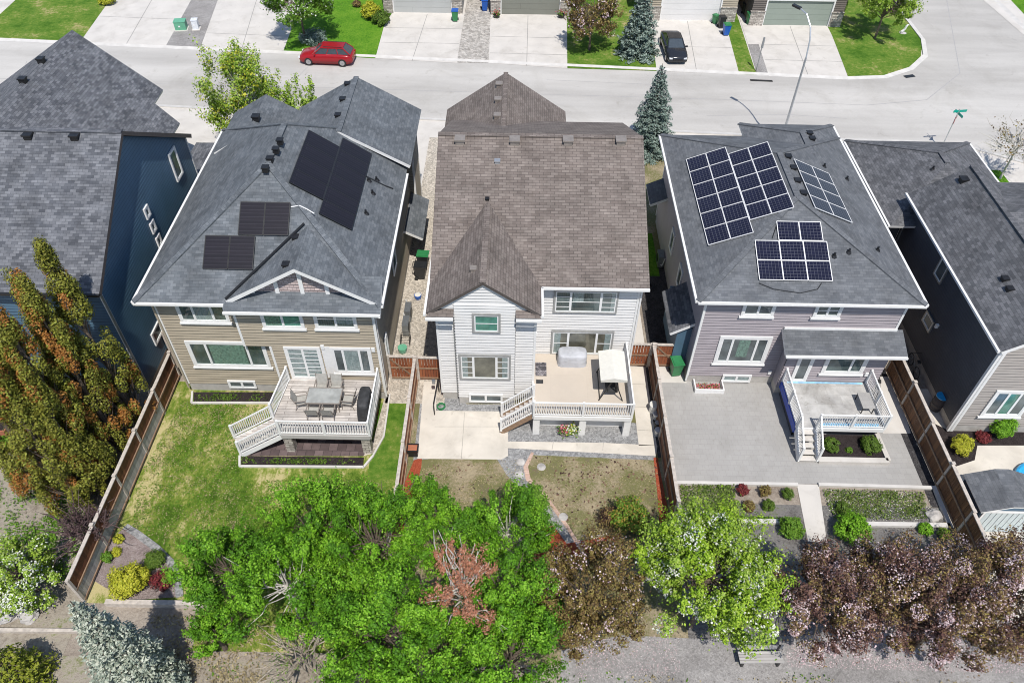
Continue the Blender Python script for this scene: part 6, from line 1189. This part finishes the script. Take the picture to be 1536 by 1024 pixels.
# lower left: round bed, spruce, left yard
sheet('planting_bed', px([(188, 790), (205, 800), (235, 822), (258, 845), (268, 870), (268, 895), (190, 900), (140, 870), (165, 810)]), .016, 'mulch_pink')
shrub('shrub', 'large golden yellow mounded shrub in the round garden bed', at(192, 872, .6), .95, 1.2, 'leaf_yellow', 7000, .09); shrub('shrub', 'rounded dark green shrub in the round garden bed', at(231, 838, .35), .52, .7, 'leaf_dark', 3200, .07); shrub('shrub', 'red barberry shrub below the green shrub in the round bed', at(244, 868, .3), .55, .65, 'leaf_red', 2300, .07, twiggy=True, stem_mat='twig_purple')
shrub('shrub', 'small yellow shrub at the top of the round bed', at(178, 808, .15), .26, .35, 'leaf_yellow', 900, .07); shrub('shrub', 'second small yellow shrub just below the first by the fence', at(174, 828, .15), .26, .35, 'leaf_yellow', 900, .07); shrub('shrub', 'little green shrub at the fence foot by the small yellow shrubs', at(161, 836, .2), .3, .5, 'leaf_mid', 900, .07)
spruce('blue_spruce', 'silvery blue spruce at the lower left corner below the fence end', (-13.25, 10.1), 7.9, 1.6, 'needle_blue', 2.0, .13)
spruce('conifer', 'yellow green conifer cut by the bottom left corner', at(15, 1005, 1.4), 3.2, 1.4, 'leaf_yellowgreen', 1.3, .13)
tree('smoke_bush', 'dark purple twiggy bush leaning on the brown fence', 'bush', at(125, 790, 1.5), 2.4, .85, 'twig_purple', 5200, .06, None, 1.0, 1.45, 50, .18, 'twig_bark', twigs=60, low=-.5, tr=.05, stems=4) if plain('twig_bark', (.10, .065, .065), .9, var=.3) else None
tree('blossom_bush', 'white flowering green bush at the left edge beside the purple bush', 'bush', at(30, 858, 1.6), 3.0, 1.45, 'leaf_light', 15000, .095, None, .9, 1.6, 75, .15, 'bark', 'petal_white', 1900, .075, tr=.08, up=.35)
for (x, y, h, r, n, sh, lb) in ((-18.5, 22.9, 11.4, 1.15, 24000, .12, 'tall columnar aspen nearest the navy house, tip against its roof'), (-18.7, 21.3, 11.0, 1.1, 22000, .22, 'columnar aspen second from the navy house with rusty patches'), (-19.0, 19.8, 10.8, 1.15, 22000, .16, 'columnar aspen in the middle of the leaning row'), (-19.3, 18.3, 9.6, 1.2, 22000, .10, 'columnar aspen nearest the weedy yard, greener at its foot'), (-20.9, 21.0, 10.8, 1.1, 20000, .2, 'columnar aspen behind the row at the left edge'), (-19.6, 22.2, 10.4, 1.2, 22000, .18, 'columnar aspen filling the row behind the tallest one'), (-20.0, 19.9, 10.2, 1.25, 22000, .16, 'broad columnar aspen in the second rank of the row'), (-18.7, 18.9, 8.4, 1.1, 20000, .08, 'shorter green columnar aspen hard against the brown fence'), (-20.9, 19.0, 9.8, 1.25, 20000, .14, 'columnar aspen at the left edge nearest the orange planter')):
    column('columnar_aspen', lb, (x, y), h, r * 1.18, 'leaf_olive', 'leaf_rust', n, .10, 'columnar aspens by the brown fence', sh + .07)
shrub('shrub', 'green leafy weed clump on bare soil at the left edge', at(8, 665, .3), .5, .6, 'leaf_green', 1800, .1)
t = thing('raised_planter', 'orange timber raised planter at the left edge under the aspens', 'planter', tuple(G(-6, 640))); m = MB(); m.box((-.9, -.6, 0), (.9, -.54, .45)); m.box((-.9, .54, 0), (.9, .6, .45)); m.box((.84, -.54, 0), (.9, .54, .45)); m.box((-.9, -.54, 0), (-.84, .54, .45)); m.build('board', 'terracotta', t, world=False); MB().box((-.83, -.53, 0), (.83, .53, .38)).build('soil', 'mulch_dark', t, world=False)
# right edge yard
shrub('shrub', 'round bright green shrub beside the taupe house window', at(1503, 638, .6), .7, 1.25, 'leaf_green', 8500, .07); shrub('shrub', 'golden weeping shrub near the end of the dark fence', at(1443, 668, .4), .6, .9, 'leaf_yellow', 4200, .08); shrub('shrub', 'low red shrub between the golden and the green shrub', at(1475, 655, .2), .4, .4, 'leaf_red', 1500, .08)
# street trees
spruce('spruce', 'blue green spruce beside the middle house in front of the street', (9.45, 48.2), 6.6, 1.9, 'needle_grey', 1.6, .17)
spruce('spruce', 'blue green spruce on the far lawn beside the black sedan', at(955, 82, 0), 6.2, 1.9, 'needle_grey', 1.0, .22)
tree('lime_tree', 'loose yellow green tree at the near kerb left of the tan house', 'tree', at(384, 232, 0), 7.7, 2.35, 'leaf_light', 19000, .14, None, 1.45, 4.2, 90, .16, 'bark_pale', 'leaf_yellow', 3500, .13, low=-.8, stretch=1.4)
tree('young_tree', 'small bright green tree between the lime tree and the grey garage roof', 'tree', at(458, 228, 0), 5.0, 1.5, 'leaf_light', 7500, .15, None, 1.3, 3.2, 46, .17, 'bark_pale', stretch=1.5)
tree('blossom_tree', 'round tree with whitish blossom on the far lawn behind the red car', 'tree', at(458, 62, 0), 5.6, 2.9, 'leaf_mid', 15000, .2, None, .72, 3.5, 80, .14, 'bark', 'petal_white', 1700, .13, low=-.4)
tree('crab_apple', 'bronze purple crab apple on the far lawn beside the olive garage', 'tree', at(884, 76, 0), 5.4, 2.2, 'leaf_bronze', 12000, .16, None, .95, 3.3, 80, .14, 'bark', 'petal_pink', 1300, .11)
tree('corner_tree', 'bushy green tree on the corner lawn across the street', 'tree', at(1312, 58, 0), 5.6, 2.5, 'leaf_light', 14000, .18, None, .9, 3.4, 90, .13, 'bark')
tree('bare_tree', 'leafless grey branched tree at the right edge by the road', 'tree', at(1500, 268, 0), 4.6, 1.7, 'leaf_bronze', 420, .16, None, .85, 3.0, 40, .3, 'bark_pale', twigs=120, tr=.08)
shrub('shrub', 'yellow green shrub beside the pale grey garage', at(556, 20, .5), 1.0, 1.5, 'leaf_yellow', 3500, .14); shrub('shrub', 'dark rounded shrub at the lawn corner before the pale grey garage', at(572, 30, .4), 1.0, 1.15, 'leaf_dark', 3600, .13); shrub('shrub', 'small purple shrub high on the far green lawn', at(535, 6, .3), .5, .6, 'leaf_purple', 900, .12)
shrub('shrub', 'grey leaved spreading shrub under the whitish blossom tree', at(470, 58, .3), 1.5, .8, 'needle_grey', 2600, .15)
shrub('shrub', 'low green shrub at the upper left lawn edge', at(160, 0, .4), .9, 1.0, 'leaf_yellow', 2500, .14); shrub('shrub', 'dark shrub right of the sage garage', at(1258, 12, .4), .9, 1.4, 'leaf_dark', 2500, .13)
